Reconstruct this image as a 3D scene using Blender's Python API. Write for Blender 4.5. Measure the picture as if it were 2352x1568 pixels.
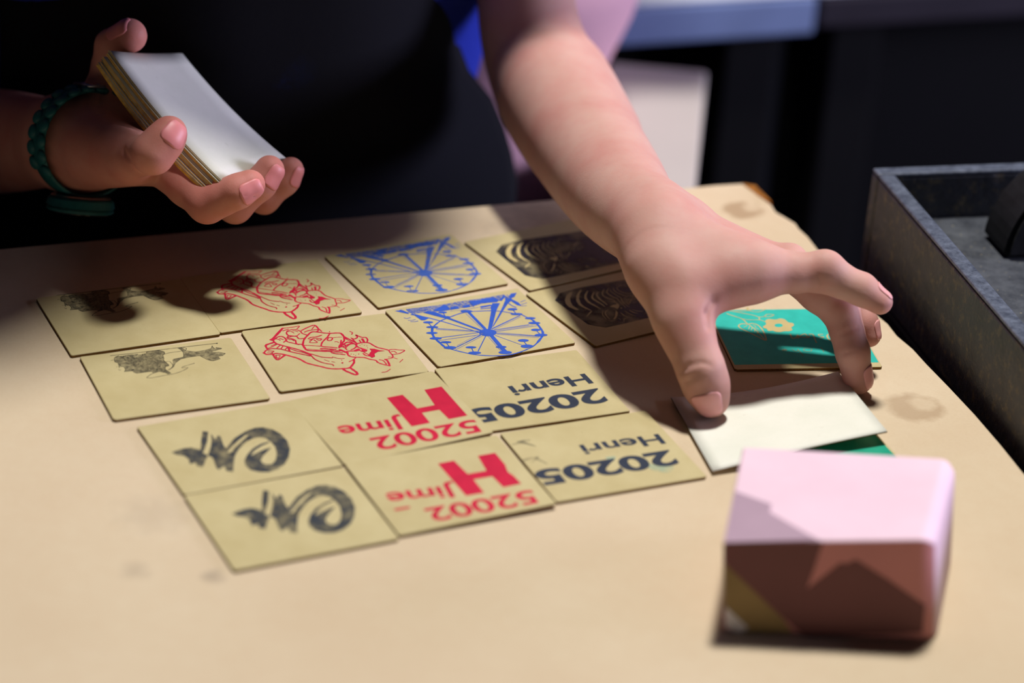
import bpy, bmesh, math, random
import numpy as np
from mathutils import Vector, Matrix
from mathutils.geometry import tessellate_polygon

random.seed(7)
rng = np.random.default_rng(7)
for o in list(bpy.data.objects):
    bpy.data.objects.remove(o, do_unlink=True)
scene = bpy.context.scene
C = scene.collection

# ------------------------------------------------------------------ camera
IW, IH = 2352, 1568
F_PX, DIST = 5880.0, 1.18517
PITCH, ROLL = math.radians(27.266), math.radians(3.974)
FW = np.array([0, math.cos(PITCH), -math.sin(PITCH)])
_r = np.array([1.0, 0, 0]); _u = np.cross(_r, FW)
CR = math.cos(ROLL) * _r + math.sin(ROLL) * _u
CU = -math.sin(ROLL) * _r + math.cos(ROLL) * _u
CAM = -FW * DIST
cam_data = bpy.data.cameras.new('camera')
cam = bpy.data.objects.new('camera', cam_data)
C.objects.link(cam)
cam.matrix_world = Matrix(((CR[0], CU[0], -FW[0], CAM[0]), (CR[1], CU[1], -FW[1], CAM[1]),
                           (CR[2], CU[2], -FW[2], CAM[2]), (0, 0, 0, 1)))
cam_data.sensor_width = 36.0
cam_data.lens = F_PX * 36.0 / IW
cam_data.clip_start = 0.05
cam_data.dof.use_dof = True
cam_data.dof.focus_distance = DIST - 0.012
cam_data.dof.aperture_fstop = 4.2
scene.camera = cam

# ------------------------------------------------------------------ world, lights, exposure
world = bpy.data.worlds.new('world'); scene.world = world; world.use_nodes = True
bgn = world.node_tree.nodes['Background']
bgn.inputs[0].default_value = (0.62, 0.66, 0.95, 1); bgn.inputs[1].default_value = 0.016

def area(name, loc, target, size, power, col, size_y=None):
    l = bpy.data.lights.new(name, 'AREA'); l.energy = power; l.color = col
    l.size = size
    if size_y: l.shape = 'RECTANGLE'; l.size_y = size_y
    else: l.shape = 'DISK'
    o = bpy.data.objects.new(name, l); C.objects.link(o)
    o.location = loc
    o.rotation_euler = (Vector(target) - Vector(loc)).to_track_quat('-Z', 'Y').to_euler()
    return o
area('ceiling_lamp', (0.17, 0.26, 1.70), (0.15, -0.05, 0), 0.22, 37, (1.0, 0.96, 0.915))
area('window_light', (2.5, 0.30, 0.52), (0.1, 0.1, 0.0), 1.2, 62, (0.74, 0.72, 1.0), 0.6)
scene.view_settings.view_transform = 'Standard'
scene.view_settings.look = 'None'
scene.view_settings.exposure = 0.0
scene.view_settings.gamma = 1.0
scene.view_settings.use_curve_mapping = False

# ------------------------------------------------------------------ helpers
def ray(px, py):
    return FW + CR * (px - IW / 2) / F_PX - CU * (py - IH / 2) / F_PX
def at_z(px, py, z):
    d = ray(px, py); return CAM + d * ((z - CAM[2]) / d[2])
def at_d(px, py, dmm):                       # a point at depth DIST + dmm along the view axis
    return CAM + ray(px, py) * (DIST + dmm * 0.001)
def rpx(r, dmm):                             # radius in metres of r photo pixels at that depth
    return r * (DIST + dmm * 0.001) / F_PX
def camvec(x, y, d):
    v = CR * x + CU * y + FW * d; return v / np.linalg.norm(v)
def srgb(r, g, b):
    def f(c):
        c /= 255.0
        return c / 12.92 if c <= 0.04045 else ((c + 0.055) / 1.055) ** 2.4
    return (f(r), f(g), f(b), 1.0)

def obj(name, verts, faces, mat=None, parent=None, smooth=False, loc=None):
    me = bpy.data.meshes.new(name)
    me.from_pydata([tuple(map(float, v)) for v in verts], [], [tuple(map(int, f)) for f in faces])
    me.update()
    if smooth:
        me.polygons.foreach_set('use_smooth', [True] * len(me.polygons))
    o = bpy.data.objects.new(name, me); C.objects.link(o)
    if mat: me.materials.append(mat)
    if parent: o.parent = parent
    if loc is not None: o.location = loc
    return o
def bmobj(name, bm, mat=None, parent=None, smooth=False):
    me = bpy.data.meshes.new(name); bm.to_mesh(me); bm.free()
    if smooth: me.polygons.foreach_set('use_smooth', [True] * len(me.polygons))
    o = bpy.data.objects.new(name, me); C.objects.link(o)
    if mat: me.materials.append(mat)
    if parent: o.parent = parent
    return o
def tag(o, label, cat, group=None, kind=None):
    o['label'] = label; o['category'] = cat
    if group: o['group'] = group
    if kind: o['kind'] = kind
    return o
def struct(o):
    o['kind'] = 'structure'; return o
def empty(name, loc=(0, 0, 0), rz=0):
    o = bpy.data.objects.new(name, None); C.objects.link(o)
    o.location = loc; o.rotation_euler = (0, 0, rz); o.empty_display_size = 0.02
    return o
def box_bm(x0, x1, y0, y1, z0, z1, bevel=0.0, seg=2):
    bm = bmesh.new()
    bmesh.ops.create_cube(bm, size=1.0)
    for v in bm.verts:
        v.co = Vector(((x0 + x1) / 2 + v.co.x * (x1 - x0), (y0 + y1) / 2 + v.co.y * (y1 - y0), (z0 + z1) / 2 + v.co.z * (z1 - z0)))
    if bevel:
        bmesh.ops.bevel(bm, geom=list(bm.edges), offset=bevel, segments=seg, affect='EDGES', profile=0.5)
    return bm
def prism(name, poly, z0, z1, mat, parent=None, bevel=0.0):
    bm = bmesh.new()
    vs = [bm.verts.new((p[0], p[1], z0)) for p in poly]
    f = bm.faces.new(vs)
    if f.normal.z > 0: f.normal_flip()
    r = bmesh.ops.extrude_face_region(bm, geom=[f])
    for v in r['geom']:
        if isinstance(v, bmesh.types.BMVert): v.co.z = z1
    bmesh.ops.recalc_face_normals(bm, faces=list(bm.faces))
    if bevel:
        es = [e for e in bm.edges if abs(e.verts[0].co.z - z1) < 1e-6 and abs(e.verts[1].co.z - z1) < 1e-6]
        bmesh.ops.bevel(bm, geom=es, offset=bevel, segments=2, affect='EDGES', profile=0.5)
    return bmobj(name, bm, mat, parent)
def tube_mesh(path, radii, n=16, cap=True):
    path = [np.array(p, float) for p in path]; V = []; Fc = []
    up = np.array([0.13, 0.21, 0.97])
    for i, p in enumerate(path):
        t = path[min(i + 1, len(path) - 1)] - path[max(i - 1, 0)]; t = t / np.linalg.norm(t)
        a = np.cross(up, t); a /= np.linalg.norm(a); b = np.cross(t, a)
        for k in range(n):
            q = 2 * math.pi * k / n
            V.append(p + radii[i] * (math.cos(q) * a + math.sin(q) * b))
    for i in range(len(path) - 1):
        for k in range(n):
            Fc.append((i * n + k, i * n + (k + 1) % n, (i + 1) * n + (k + 1) % n, (i + 1) * n + k))
    if cap:
        Fc.append(tuple(range(n))[::-1]); Fc.append(tuple((len(path) - 1) * n + k for k in range(n)))
    return V, Fc

# ------------------------------------------------------------------ materials
class NT:
    def __init__(s, name):
        s.m = bpy.data.materials.new(name); s.m.use_nodes = True
        s.t = s.m.node_tree; s.b = s.t.nodes['Principled BSDF']; s.out = s.t.nodes['Material Output']
        s.tc = s.t.nodes.new('ShaderNodeTexCoord')
    def n(s, typ, **kw):
        nd = s.t.nodes.new(typ)
        for k, v in kw.items(): setattr(nd, k, v)
        return nd
    def link(s, a, b): s.t.links.new(a, b)
    def noise(s, scale, detail=4, rough=0.55, coord='Object', vec=None):
        nd = s.n('ShaderNodeTexNoise'); nd.inputs['Scale'].default_value = scale
        nd.inputs['Detail'].default_value = detail; nd.inputs['Roughness'].default_value = rough
        s.link(vec if vec is not None else s.tc.outputs[coord], nd.inputs['Vector'])
        return nd.outputs['Fac']
    def ramp(s, fac, stops):
        nd = s.n('ShaderNodeValToRGB'); el = nd.color_ramp.elements
        while len(el) < len(stops): el.new(0.5)
        for e, (p, c) in zip(el, stops):
            e.position = p; e.color = c if len(c) == 4 else (*c, 1)
        s.link(fac, nd.inputs[0]); return nd.outputs[0]
    def mix(s, fac, a, b, blend='MIX'):
        nd = s.n('ShaderNodeMix', data_type='RGBA', blend_type=blend)
        for sock, v in ((nd.inputs[0], fac), (nd.inputs[6], a), (nd.inputs[7], b)):
            if hasattr(v, 'is_linked') or hasattr(v, 'links'): s.link(v, sock)
            elif isinstance(v, (int, float)): sock.default_value = v
            else: sock.default_value = v
        return nd.outputs[2]
    def math(s, op, a, b=None, clamp=False):
        nd = s.n('ShaderNodeMath', operation=op); nd.use_clamp = clamp
        for i, v in enumerate((a, b)):
            if v is None: continue
            if hasattr(v, 'links'): s.link(v, nd.inputs[i])
            else: nd.inputs[i].default_value = v
        return nd.outputs[0]
    def bump(s, h, strength=0.2, dist=0.001):
        nd = s.n('ShaderNodeBump'); nd.inputs['Strength'].default_value = strength; nd.inputs['Distance'].default_value = dist
        s.link(h, nd.inputs['Height']); s.link(nd.outputs[0], s.b.inputs['Normal'])
    def col(s, c):
        if hasattr(c, 'links'): s.link(c, s.b.inputs['Base Color'])
        else: s.b.inputs['Base Color'].default_value = c
        return s
    def rough(s, v, spec=None):
        if hasattr(v, 'links'): s.link(v, s.b.inputs['Roughness'])
        else: s.b.inputs['Roughness'].default_value = v
        if spec is not None: s.b.inputs['Specular IOR Level'].default_value = spec
        return s
    def sphere_mask(s, p, r, soft, wob=0.0, scale=60):
        """1 inside radius r round p (object space), wobbled by noise"""
        vm = s.n('ShaderNodeVectorMath', operation='DISTANCE')
        s.link(s.tc.outputs['Object'], vm.inputs[0]); vm.inputs[1].default_value = tuple(map(float, p))
        d = vm.outputs['Value']
        if wob:
            d = s.math('ADD', d, s.math('MULTIPLY', s.math('SUBTRACT', s.noise(scale, 3), 0.5), wob))
        mr = s.n('ShaderNodeMapRange'); mr.inputs[1].default_value = r - soft; mr.inputs[2].default_value = r + soft
        mr.inputs[3].default_value = 1; mr.inputs[4].default_value = 0
        s.link(d, mr.inputs[0]); return mr.outputs[0]

def plain(name, c, rough=0.6, spec=0.3, nscale=None, namt=0.15, bump=0.0, bscale=None):
    t = NT(name); base = c
    if nscale:
        dark = tuple(x * (1 - namt) for x in c[:3]) + (1,); lite = tuple(min(1, x * (1 + namt)) for x in c[:3]) + (1,)
        base = t.ramp(t.noise(nscale, 5), [(0.3, dark), (0.7, lite)])
    t.col(base).rough(rough, spec)
    if bump: t.bump(t.noise(bscale or 400, 4), bump, 0.0006)
    return t.m

# table top: worn particle board / cardboard sheet with stains
def table_mat():
    t = NT('table_board')
    n1 = t.noise(9, 5); n2 = t.noise(140, 6, 0.7); n3 = t.noise(700, 3)
    c = t.ramp(n1, [(0.3, srgb(197, 178, 147)), (0.55, srgb(205, 189, 159)), (0.75, srgb(212, 198, 170))])
    c = t.mix(t.math('MULTIPLY', n2, 0.5), c, srgb(190, 160, 124), 'MIX')
    c = t.mix(t.math('MULTIPLY', n3, 0.35), c, srgb(228, 211, 184))
    # two ring stains and some dark scuffs
    for (px, py, ro, ri, a) in ((1708, 483, 0.0105, 0.0045, 0.5), (2102, 935, 0.0125, 0.006, 0.38)):
        p = at_z(px, py, 0)
        ring = t.math('SUBTRACT', t.sphere_mask(p, ro, 0.0022, 0.008, 120), t.math('MULTIPLY', t.sphere_mask(p + np.array([.004, .004, 0]), ri, 0.002, 0.006, 150), 0.75), True)
        c = t.mix(t.math('MULTIPLY', ring, a), c, srgb(128, 88, 44))
    for (px, py, r, a) in ((490, 1325, 0.004, 0.35), (310, 1310, 0.005, 0.2), (350, 1180, 0.012, 0.12), (1240, 500, 0.012, 0.35), (1150, 520, 0.009, 0.2)):
        c = t.mix(t.math('MULTIPLY', t.sphere_mask(at_z(px, py, 0), r, r * 0.6, r * 2.2, 160), a), c, srgb(92, 80, 76))
    t.col(c).rough(0.62, 0.35); t.bump(n2, 0.12, 0.0005)
    return t.m
M_TABLE = table_mat()
M_TABLE_EDGE = plain('board_edge', srgb(140, 100, 60), 0.85, 0.1, 90, 0.3, 0.5, 300)

def card_mat(name, lo, hi):
    t = NT(name)
    c = t.ramp(t.noise(45, 6, 0.6), [(0.3, lo), (0.7, hi)])
    c = t.mix(t.math('MULTIPLY', t.noise(900, 3), 0.25), c, tuple(x * 0.75 for x in lo[:3]) + (1,))
    sp = t.ramp(t.noise(240, 2), [(0.70, (0, 0, 0, 1)), (0.76, (1, 1, 1, 1))])
    c = t.mix(t.math('MULTIPLY', sp, 0.12), c, srgb(110, 95, 60))
    t.col(c).rough(0.55, 0.35); t.bump(t.noise(1500, 2), 0.1, 0.0002)
    return t.m
M_KRAFT = card_mat('kraft_board', srgb(186, 171, 123), srgb(199, 186, 140))
M_KRAFT_EDGE = plain('kraft_edge', srgb(120, 88, 40), 0.8, 0.15, 800, 0.3)
M_UNINK = plain('bare_board', srgb(192, 174, 122), 0.6, 0.3, 60, 0.1)
M_WHITE = card_mat('white_board', srgb(226, 228, 214), srgb(236, 236, 224))
M_GOLD_EDGE = plain('board_core_edge', srgb(214, 172, 76), 0.7, 0.2, 300, 0.35)

def ink_mat(name, c, cover=0.95, scale=260, lo=0.28, hi=0.4, big=None):
    """ink film: patchy coverage over the board"""
    t = NT(name); t.col(t.ramp(t.noise(120, 4), [(0.3, c), (0.75, tuple(min(1, x * 1.25 + 0.004) for x in c[:3]) + (1,))])).rough(0.42, 0.4)
    cov = t.ramp(t.noise(scale, 5, 0.7), [(lo, (0.15, 0.15, 0.15, 1)), (hi, (1, 1, 1, 1))])
    if big:
        cov = t.math('MULTIPLY', cov, t.ramp(t.noise(big, 3), [(0.35, (0.35,) * 3 + (1,)), (0.6, (1, 1, 1, 1))]))
    tr = t.n('ShaderNodeBsdfTransparent'); mx = t.n('ShaderNodeMixShader')
    t.link(t.math('MULTIPLY', cov, cover), mx.inputs[0]); t.link(tr.outputs[0], mx.inputs[1]); t.link(t.b.outputs[0], mx.inputs[2])
    t.link(mx.outputs[0], t.out.inputs[0])
    return t.m
M_RED = ink_mat('red_ink', srgb(186, 18, 54), 0.98, 260, 0.2, 0.32)
M_BLUE = ink_mat('blue_ink', srgb(44, 84, 182), 0.96)
M_BLUE_LT = ink_mat('thin_blue_ink', srgb(58, 96, 190), 0.72, 700, 0.35, 0.6)
M_BLUE_DRY = ink_mat('dry_blue_ink', srgb(58, 98, 188), 0.82, 420, 0.3, 0.5)
M_BLACK = ink_mat('black_ink', srgb(34, 36, 44), 0.97, 300, 0.2, 0.34)
M_BLACK_ZB = ink_mat('patchy_black_ink', srgb(30, 30, 40), 0.97, 500, 0.22, 0.4, 70)
M_NAVY = ink_mat('navy_ink', srgb(40, 50, 66), 0.97, 300, 0.2, 0.34)
M_GREY_INK = ink_mat('thin_grey_ink', srgb(52, 52, 48), 0.62, 420, 0.3, 0.62)
M_GREY_LINE = ink_mat('fine_black_ink', srgb(30, 30, 30), 0.92, 300, 0.2, 0.36)
M_GREY_LINE2 = ink_mat('faded_black_ink', srgb(44, 42, 40), 0.75, 300, 0.25, 0.5)
M_BRUSH = ink_mat('brushed_ink', srgb(44, 52, 62), 0.9, 160, 0.25, 0.62)
M_SMUDGE = ink_mat('ink_smudge', srgb(60, 62, 58), 0.45, 300, 0.35, 0.65)
M_CYAN_SMUDGE = ink_mat('cyan_smudge', srgb(110, 190, 185), 0.35, 200, 0.35, 0.7)
M_TEAL = ink_mat('teal_ink', srgb(44, 178, 164), 0.98, 900, 0.15, 0.3)
M_TEAL_FAINT = ink_mat('thin_ink_letters', srgb(150, 165, 130), 0.7, 300, 0.3, 0.5)
M_GREEN = ink_mat('green_ink', srgb(20, 150, 120), 0.98, 700, 0.15, 0.3)

def skin_mat(name, base, flush):
    t = NT(name)
    at = t.n('ShaderNodeAttribute', attribute_name='flush')
    n1 = t.noise(38, 5, 0.6); n2 = t.noise(160, 4, 0.65)
    c = t.mix(t.ramp(n1, [(0.35, (0, 0, 0, 1)), (0.75, (0.55, 0.55, 0.55, 1))]), base, flush)
    c = t.mix(t.math('MULTIPLY', at.outputs['Fac'], 0.6), c, flush)
    c = t.mix(t.math('MULTIPLY', n2, 0.22), c, tuple(x * 0.8 for x in base[:3]) + (1,))
    t.col(c).rough(0.58, 0.25)
    t.b.inputs['Subsurface Weight'].default_value = 0.22
    t.b.inputs['Subsurface Radius'].default_value = (0.9, 0.32, 0.18)
    t.b.inputs['Subsurface Scale'].default_value = 0.006
    vo = t.n('ShaderNodeTexVoronoi'); vo.inputs['Scale'].default_value = 1500; t.link(t.tc.outputs['Object'], vo.inputs['Vector'])
    h = t.math('ADD', t.math('MULTIPLY', vo.outputs['Distance'], 0.25), t.noise(240, 5, 0.7))
    t.bump(h, 0.13, 0.0009)
    return t.m
M_SKIN = skin_mat('skin', srgb(200, 158, 146), srgb(188, 112, 106))
M_SKIN2 = skin_mat('skin_deeper', srgb(200, 140, 126), srgb(184, 90, 84))
def nail_mat(name, c):
    t = NT(name); t.col(t.ramp(t.noise(120, 3), [(0.3, c), (0.8, tuple(min(1, x * 1.15) for x in c[:3]) + (1,))])).rough(0.42, 0.35)
    t.b.inputs['Subsurface Weight'].default_value = 0.15; t.b.inputs['Subsurface Scale'].default_value = 0.003
    return t.m
M_NAIL = nail_mat('fingernail', srgb(222, 158, 156))
M_NAIL2 = nail_mat('fingernail_rosy', srgb(214, 132, 132))

def fabric(name, c, scale=1400, amt=0.25, rough=0.9):
    t = NT(name)
    w = t.n('ShaderNodeTexWave'); w.inputs['Scale'].default_value = scale * 0.3; w.inputs['Distortion'].default_value = 1.5; t.link(t.tc.outputs['Object'], w.inputs['Vector'])
    n = t.noise(scale, 2)
    cc = t.ramp(t.math('ADD', t.math('MULTIPLY', n, 0.6), t.math('MULTIPLY', w.outputs['Fac'], 0.3)), [(0.2, tuple(x * (1 - amt) for x in c[:3]) + (1,)), (0.8, tuple(min(1, x * (1 + amt)) for x in c[:3]) + (1,))])
    t.col(cc).rough(rough, 0.15); t.bump(n, 0.25, 0.0006)
    return t
def apron_mat():
    t = fabric('black_apron_cloth', srgb(17, 18, 25), 1600, 0.4)
    src = t.b.inputs['Base Color'].links[0].from_socket
    c = src
    for px, py, r, col in ((783, 297, 0.0022, srgb(120, 26, 20)), (772, 285, 0.0013, srgb(110, 26, 20)), (1085, 377, 0.001, srgb(120, 20, 30)), (660, 205, 0.006, srgb(16, 24, 60)), (700, 190, 0.009, srgb(14, 20, 44)), (850, 160, 0.0006, srgb(160, 160, 170)), (540, 125, 0.0005, srgb(160, 160, 170))):
        c = t.mix(t.sphere_mask(at_d(px, py, 90), r, r * 0.5, r * 1.6, 500), c, col)
    t.col(c); return t.m
# ------------------------------------------------------------------ the setting
FLOOR_Z = -0.76
M_FLOOR = plain('dark_floor', srgb(26, 27, 34), 0.6, 0.2, 3, 0.3)
struct(bmobj('floor', box_bm(-3.0, 3.2, -2.6, 3.2, FLOOR_Z - 0.05, FLOOR_Z), M_FLOOR))
struct(bmobj('wall_back', box_bm(-3.0, 3.2, 3.2, 3.3, FLOOR_Z - 0.05, 2.2), plain('wall_paint', srgb(70, 74, 92), 0.8, 0.2, 4, 0.1)))

# work table ------------------------------------------------------------
tabR = [(1580, 430), (1640, 424), (1706, 420), (1732, 428), (1741, 447), (1768, 462), (1783, 486), (1803, 497), (1828, 512), (1836, 524), (1856, 542), (1882, 575), (1904, 606), (1958, 662), (1996, 706), (2040, 742), (2062, 770), (2098, 800), (2130, 835), (2180, 886), (2240, 950), (2300, 1020), (2352, 1085)]
E1 = np.array([math.cos(math.radians(21)), math.sin(math.radians(21)), 0]); E2 = np.array([-E1[1], E1[0], 0])
B0 = 0.1465                                              # back edge of the table: b = B0 in the (E1, E2) frame
def AB(a, b, z=0.0): return E1 * a + E2 * b + np.array([0, 0, z])
redge = [at_z(x, y, 0) for x, y in tabR]
far_right = redge[-1] + (redge[-1] - redge[-8]) / np.linalg.norm(redge[-1] - redge[-8]) * 0.75
back_left = AB(-0.95, B0 - 0.004)
poly = [AB(-0.95, B0), AB(-0.6, B0 + 0.001), AB(-0.3, B0 - 0.001), AB(-0.1, B0 + 0.0005)] + redge + [far_right, AB(-0.95, -0.75)]
table = empty('work_table', (0, 0, FLOOR_Z))
def keep(o, parent):
    o.parent = parent; o.matrix_parent_inverse = Matrix.Translation(-Vector(parent.location)); return o
top = prism('table_top', poly, -0.018, 0.0, M_TABLE, None, 0.0012)
top.data.materials.append(M_TABLE_EDGE)
for p in top.data.polygons:
    if abs(p.normal.z) < 0.5: p.material_index = 1
keep(top, table)
splv = [at_z(x, y, z) for x, y, z in ((1706, 421, 0.0005), (1735, 425, 0.0015), (1772, 462, 0.002), (1766, 466, 0.0), (1738, 447, 0.0))]
bm = bmesh.new(); up = [bm.verts.new(v) for v in splv]; dn = [bm.verts.new(v + np.array([0.002, 0.001, -0.006])) for v in splv]
bm.faces.new(up); bm.faces.new(dn[::-1])
for i in range(5): bm.faces.new((up[i], dn[i], dn[(i + 1) % 5], up[(i + 1) % 5]))
bmesh.ops.recalc_face_normals(bm, faces=list(bm.faces))
keep(bmobj('splintered_corner', bm, plain('split_fibre', srgb(150, 98, 44), 0.85, 0.1, 300, 0.4)), table)
M_DARKWOOD = plain('dark_wood', srgb(40, 30, 24), 0.7, 0.2, 30, 0.3)
for a, b in ((0.03, 0.09), (-0.88, 0.09), (0.03, -0.68), (-0.88, -0.68)):
    p = AB(a, b)
    keep(bmobj('leg', box_bm(p[0] - 0.03, p[0] + 0.03, p[1] - 0.03, p[1] + 0.03, FLOOR_Z, -0.0185, 0.003), M_DARKWOOD), table)
tag(table, 'pale tan board work table with a chipped corner, strewn with cards', 'table')

# background benches and cupboard --------------------------------------
M_BENCH_TOP = plain('white_laminate', srgb(206, 212, 222), 0.4, 0.4, 20, 0.05)
M_BENCH_EDGE = plain('blue_grey_edge', srgb(112, 130, 172), 0.6, 0.3, 20, 0.08)
M_BLACKP = plain('unlit_gap_black', srgb(4, 4, 7), 0.7, 0.15, 12, 0.2)
M_DARKPURPLE = plain('dark_edge', srgb(38, 34, 44), 0.6, 0.2, 12, 0.15)
def bench(name, px0, px1, ytop, ybot, zbot, zt, depth, label, topm, edgem):
    """long bench whose front edge runs through the two photo points of its lower front line"""
    a = at_z(px0[0], px0[1], zbot); b = at_z(px1[0], px1[1], zbot)
    d = b - a; L = np.linalg.norm(d[:2]); ang = math.atan2(d[1], d[0])
    e = empty(name, (a[0], a[1], FLOOR_Z), ang)
    def part(n, x0, x1, y0, y1, z0, z1, m, bev=0.002):
        o = bmobj(n, box_bm(x0, x1, y0, y1, z0 - FLOOR_Z, z1 - FLOOR_Z, bev), m); o.parent = e; return o
    part('bench_top', 0, L, 0.002, depth, zt - 0.004, zt, topm)
    part('front_edge', 0, L, 0, 0.02, zbot, zt - 0.0045, edgem)
    part('unlit_gap_panel', 0.01, L - 0.01, 0.06, 0.075, FLOOR_Z, zbot - 0.001, M_BLACKP)  # near-black sheet standing in for the unlit space below the bench
    for x in (0.02, L - 0.06):
        part('leg', x, x + 0.04, 0.015, 0.055, FLOOR_Z, zbot - 0.001, M_BLACKP)
        part('leg', x, x + 0.04, depth - 0.06, depth - 0.02, FLOOR_Z, zbot - 0.001, M_BLACKP)
    tag(e, label, 'bench'); return e
bench('work_bench', (-900, 262), (1868, 78), 0, 0, -0.090, -0.058, 0.55, 'white-topped bench with a blue-grey front edge behind the people', M_BENCH_TOP, M_BENCH_EDGE)
bench('work_bench', (1880, 66), (3300, -20), 0, 0, -0.090, -0.062, 0.55, 'dark-edged bench with a pale top in the black upper right corner', M_BENCH_TOP, M_DARKPURPLE)
# pale plinth standing behind the person, its top lit from above
def crate():
    zt = -0.080
    far, near = at_z(1624, 163, zt), at_z(1597, 440, zt)
    ang = math.atan2(far[1] - near[1], far[0] - near[0]) - math.pi / 2
    L = np.linalg.norm((far - near)[:2]); W = 0.066
    e = empty('plinth', (near[0], near[1], FLOOR_Z), ang)
    m = plain('pale_laminate', srgb(186, 178, 172), 0.55, 0.3, 8, 0.05); m2 = plain('grey_side', srgb(120, 112, 112), 0.7, 0.2, 8, 0.05)
    h = zt - FLOOR_Z
    o = bmobj('plinth_top', box_bm(-W, 0, 0, L, h - 0.018, h, 0.002), m); o.parent = e
    o = bmobj('plinth_body', box_bm(-W + 0.006, -0.006, 0.006, L - 0.006, 0.0, h - 0.0182, 0.002), m2); o.parent = e
    tag(e, 'pale-topped plinth standing behind the reaching arm', 'plinth')
crate()

# ink tray on its stand ---------------------------------------------------
def ink_tray():
    zr, zb, zf = 0.045, -0.012, 0.020
    c0 = at_z(2004, 385, zr); c1 = at_z(2352, 790, zr)
    dirl = (c1 - c0); dirl[2] = 0; dirl /= np.linalg.norm(dirl)           # along the left wall, towards the camera
    dirb = at_z(2352, 352, zr) - c0; dirb[2] = 0; dirb /= np.linalg.norm(dirb)
    ang = math.atan2(-dirl[0], dirl[1]) + math.pi
    e = empty('ink_tray', (c0[0], c0[1], zb), math.atan2(dirl[1], dirl[0]) + math.pi / 2)
    # local frame: -y runs along the left wall toward the camera, +x across the tray
    t = NT('black_iron')
    n = t.noise(60, 6, 0.7); s = t.ramp(t.noise(170, 5, 0.75), [(0.52, (0, 0, 0, 1)), (0.66, (1, 1, 1, 1))])
    c = t.ramp(n, [(0.3, srgb(26, 29, 36)), (0.7, srgb(48, 52, 60))]); c = t.mix(t.math('MULTIPLY', s, 0.75), c, srgb(104, 92, 62))
    t.col(c).rough(0.48, 0.5); t.bump(t.noise(90, 6, 0.7), 0.5, 0.002); iron = t.m
    t = NT('blue_grey_rim'); c = t.ramp(t.noise(220, 5, 0.7), [(0.35, srgb(58, 64, 78)), (0.72, srgb(104, 112, 128))]); t.col(c).rough(0.4, 0.5); t.bump(t.noise(160, 5), 0.4, 0.001); rimm = t.m  # rim mottled paler and bluer than the walls
    t = NT('inked_floor'); c = t.ramp(t.noise(90, 6, 0.7), [(0.3, srgb(38, 42, 50)), (0.7, srgb(82, 86, 92))]); c = t.mix(t.ramp(t.noise(500, 2), [(0.68, (0, 0, 0, 1)), (0.74, (1, 1, 1, 1))]), c, srgb(150, 140, 110)); t.col(c).rough(0.5, 0.45); t.bump(t.noise(140, 5), 0.5, 0.001); flo = t.m
    W, Ln, th, H = 0.30, 0.62, 0.0085, zr - zb
    def part(n, m, *a, bev=0.0015):
        o = bmobj(n, box_bm(*a, bev), m); o.parent = e; return o
    def wall(n, x0, x1, y0, y1):
        o = part(n, iron, x0, x1, y0, y1, 0, H - 0.0022, bev=0.0012)
        r = bmobj('blue_grey_rim', box_bm(x0 + 0.0002, x1 - 0.0002, y0 + 0.0002, y1 - 0.0002, H - 0.002, H, 0.0008), rimm); r.parent = o
        return o
    wall('side_wall', 0, th, -Ln, -th - 0.0003)
    wall('side_wall', W - th, W, -Ln, -th - 0.0003)
    wall('end_wall', 0, W, -th, 0)
    wall('end_wall', th + 0.0003, W - th - 0.0003, -Ln, -Ln + th)
    part('tray_floor', flo, th + 0.0003, W - th - 0.0003, -Ln + th + 0.0003, -th - 0.0003, 0, zf - zb, bev=0.0005)
    # half-round cheek casting rising from the tray floor
    bm = bmesh.new(); R = 0.047; n = 28; cx, cy = 0.097, -0.060
    ring = [(cx - R * math.cos(math.pi * k / n), zf - zb + 0.0003 + R * 1.0 * math.sin(math.pi * k / n)) for k in range(n + 1)]
    f = bm.faces.new([bm.verts.new((x, cy, z)) for x, z in ring])
    r = bmesh.ops.extrude_face_region(bm, geom=[f])
    for v in r['geom']:
        if isinstance(v, bmesh.types.BMVert): v.co.y += 0.030
    bmesh.ops.recalc_face_normals(bm, faces=list(bm.faces))
    bmesh.ops.bevel(bm, geom=[ed for ed in bm.edges if len(ed.link_faces) == 2 and ed.calc_face_angle() > 1.2], offset=0.0025, segments=2, affect='EDGES')
    o = bmobj('half_round_cheek', bm, plain('dull_black_iron', srgb(16, 17, 20), 0.75, 0.25, 120, 0.5, 0.4, 200)); o.parent = e
    # crumbs of dried ink on the tray floor
    for k, (x, y, rz) in enumerate(((0.078, -0.135, 0.3), (0.105, -0.15, 1.0), (0.06, -0.105, 2.0), (0.13, -0.17, 0.5))):
        bm = bmesh.new(); bmesh.ops.create_icosphere(bm, subdivisions=1, radius=1)
        for v in bm.verts: v.co = Vector((v.co.x * 0.004, v.co.y * 0.0012, v.co.z * 0.0006)) * random.uniform(0.7, 1.2)
        o = bmobj('ink_flake', bm, plain('dry_ink_%d' % k, (srgb(40, 60, 90), srgb(110, 60, 50), srgb(90, 80, 60), srgb(30, 30, 34))[k], 0.5)); o.parent = e; o.location = (x, y, zf - zb + 0.0009); o.rotation_euler = (0, 0, rz)
    tag(e, 'black iron ink tray with blue-grey rim beside the table', 'tray')
    s = empty('tray_stand', (c0[0], c0[1], FLOOR_Z), e.rotation_euler.z)
    def spart(n, *a):
        o = bmobj(n, box_bm(*a, 0.002), M_BLACKP); o.parent = s
    hb = zb - FLOOR_Z - 0.0003
    spart('stand_top', -0.0005, W + 0.02, -Ln - 0.02, 0.0, hb - 0.03, hb)
    for x in (0.01, W - 0.04):
        for y in (-0.05, -Ln - 0.005): spart('leg', x, x + 0.04, y, y + 0.04, 0, hb - 0.0305)
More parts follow.
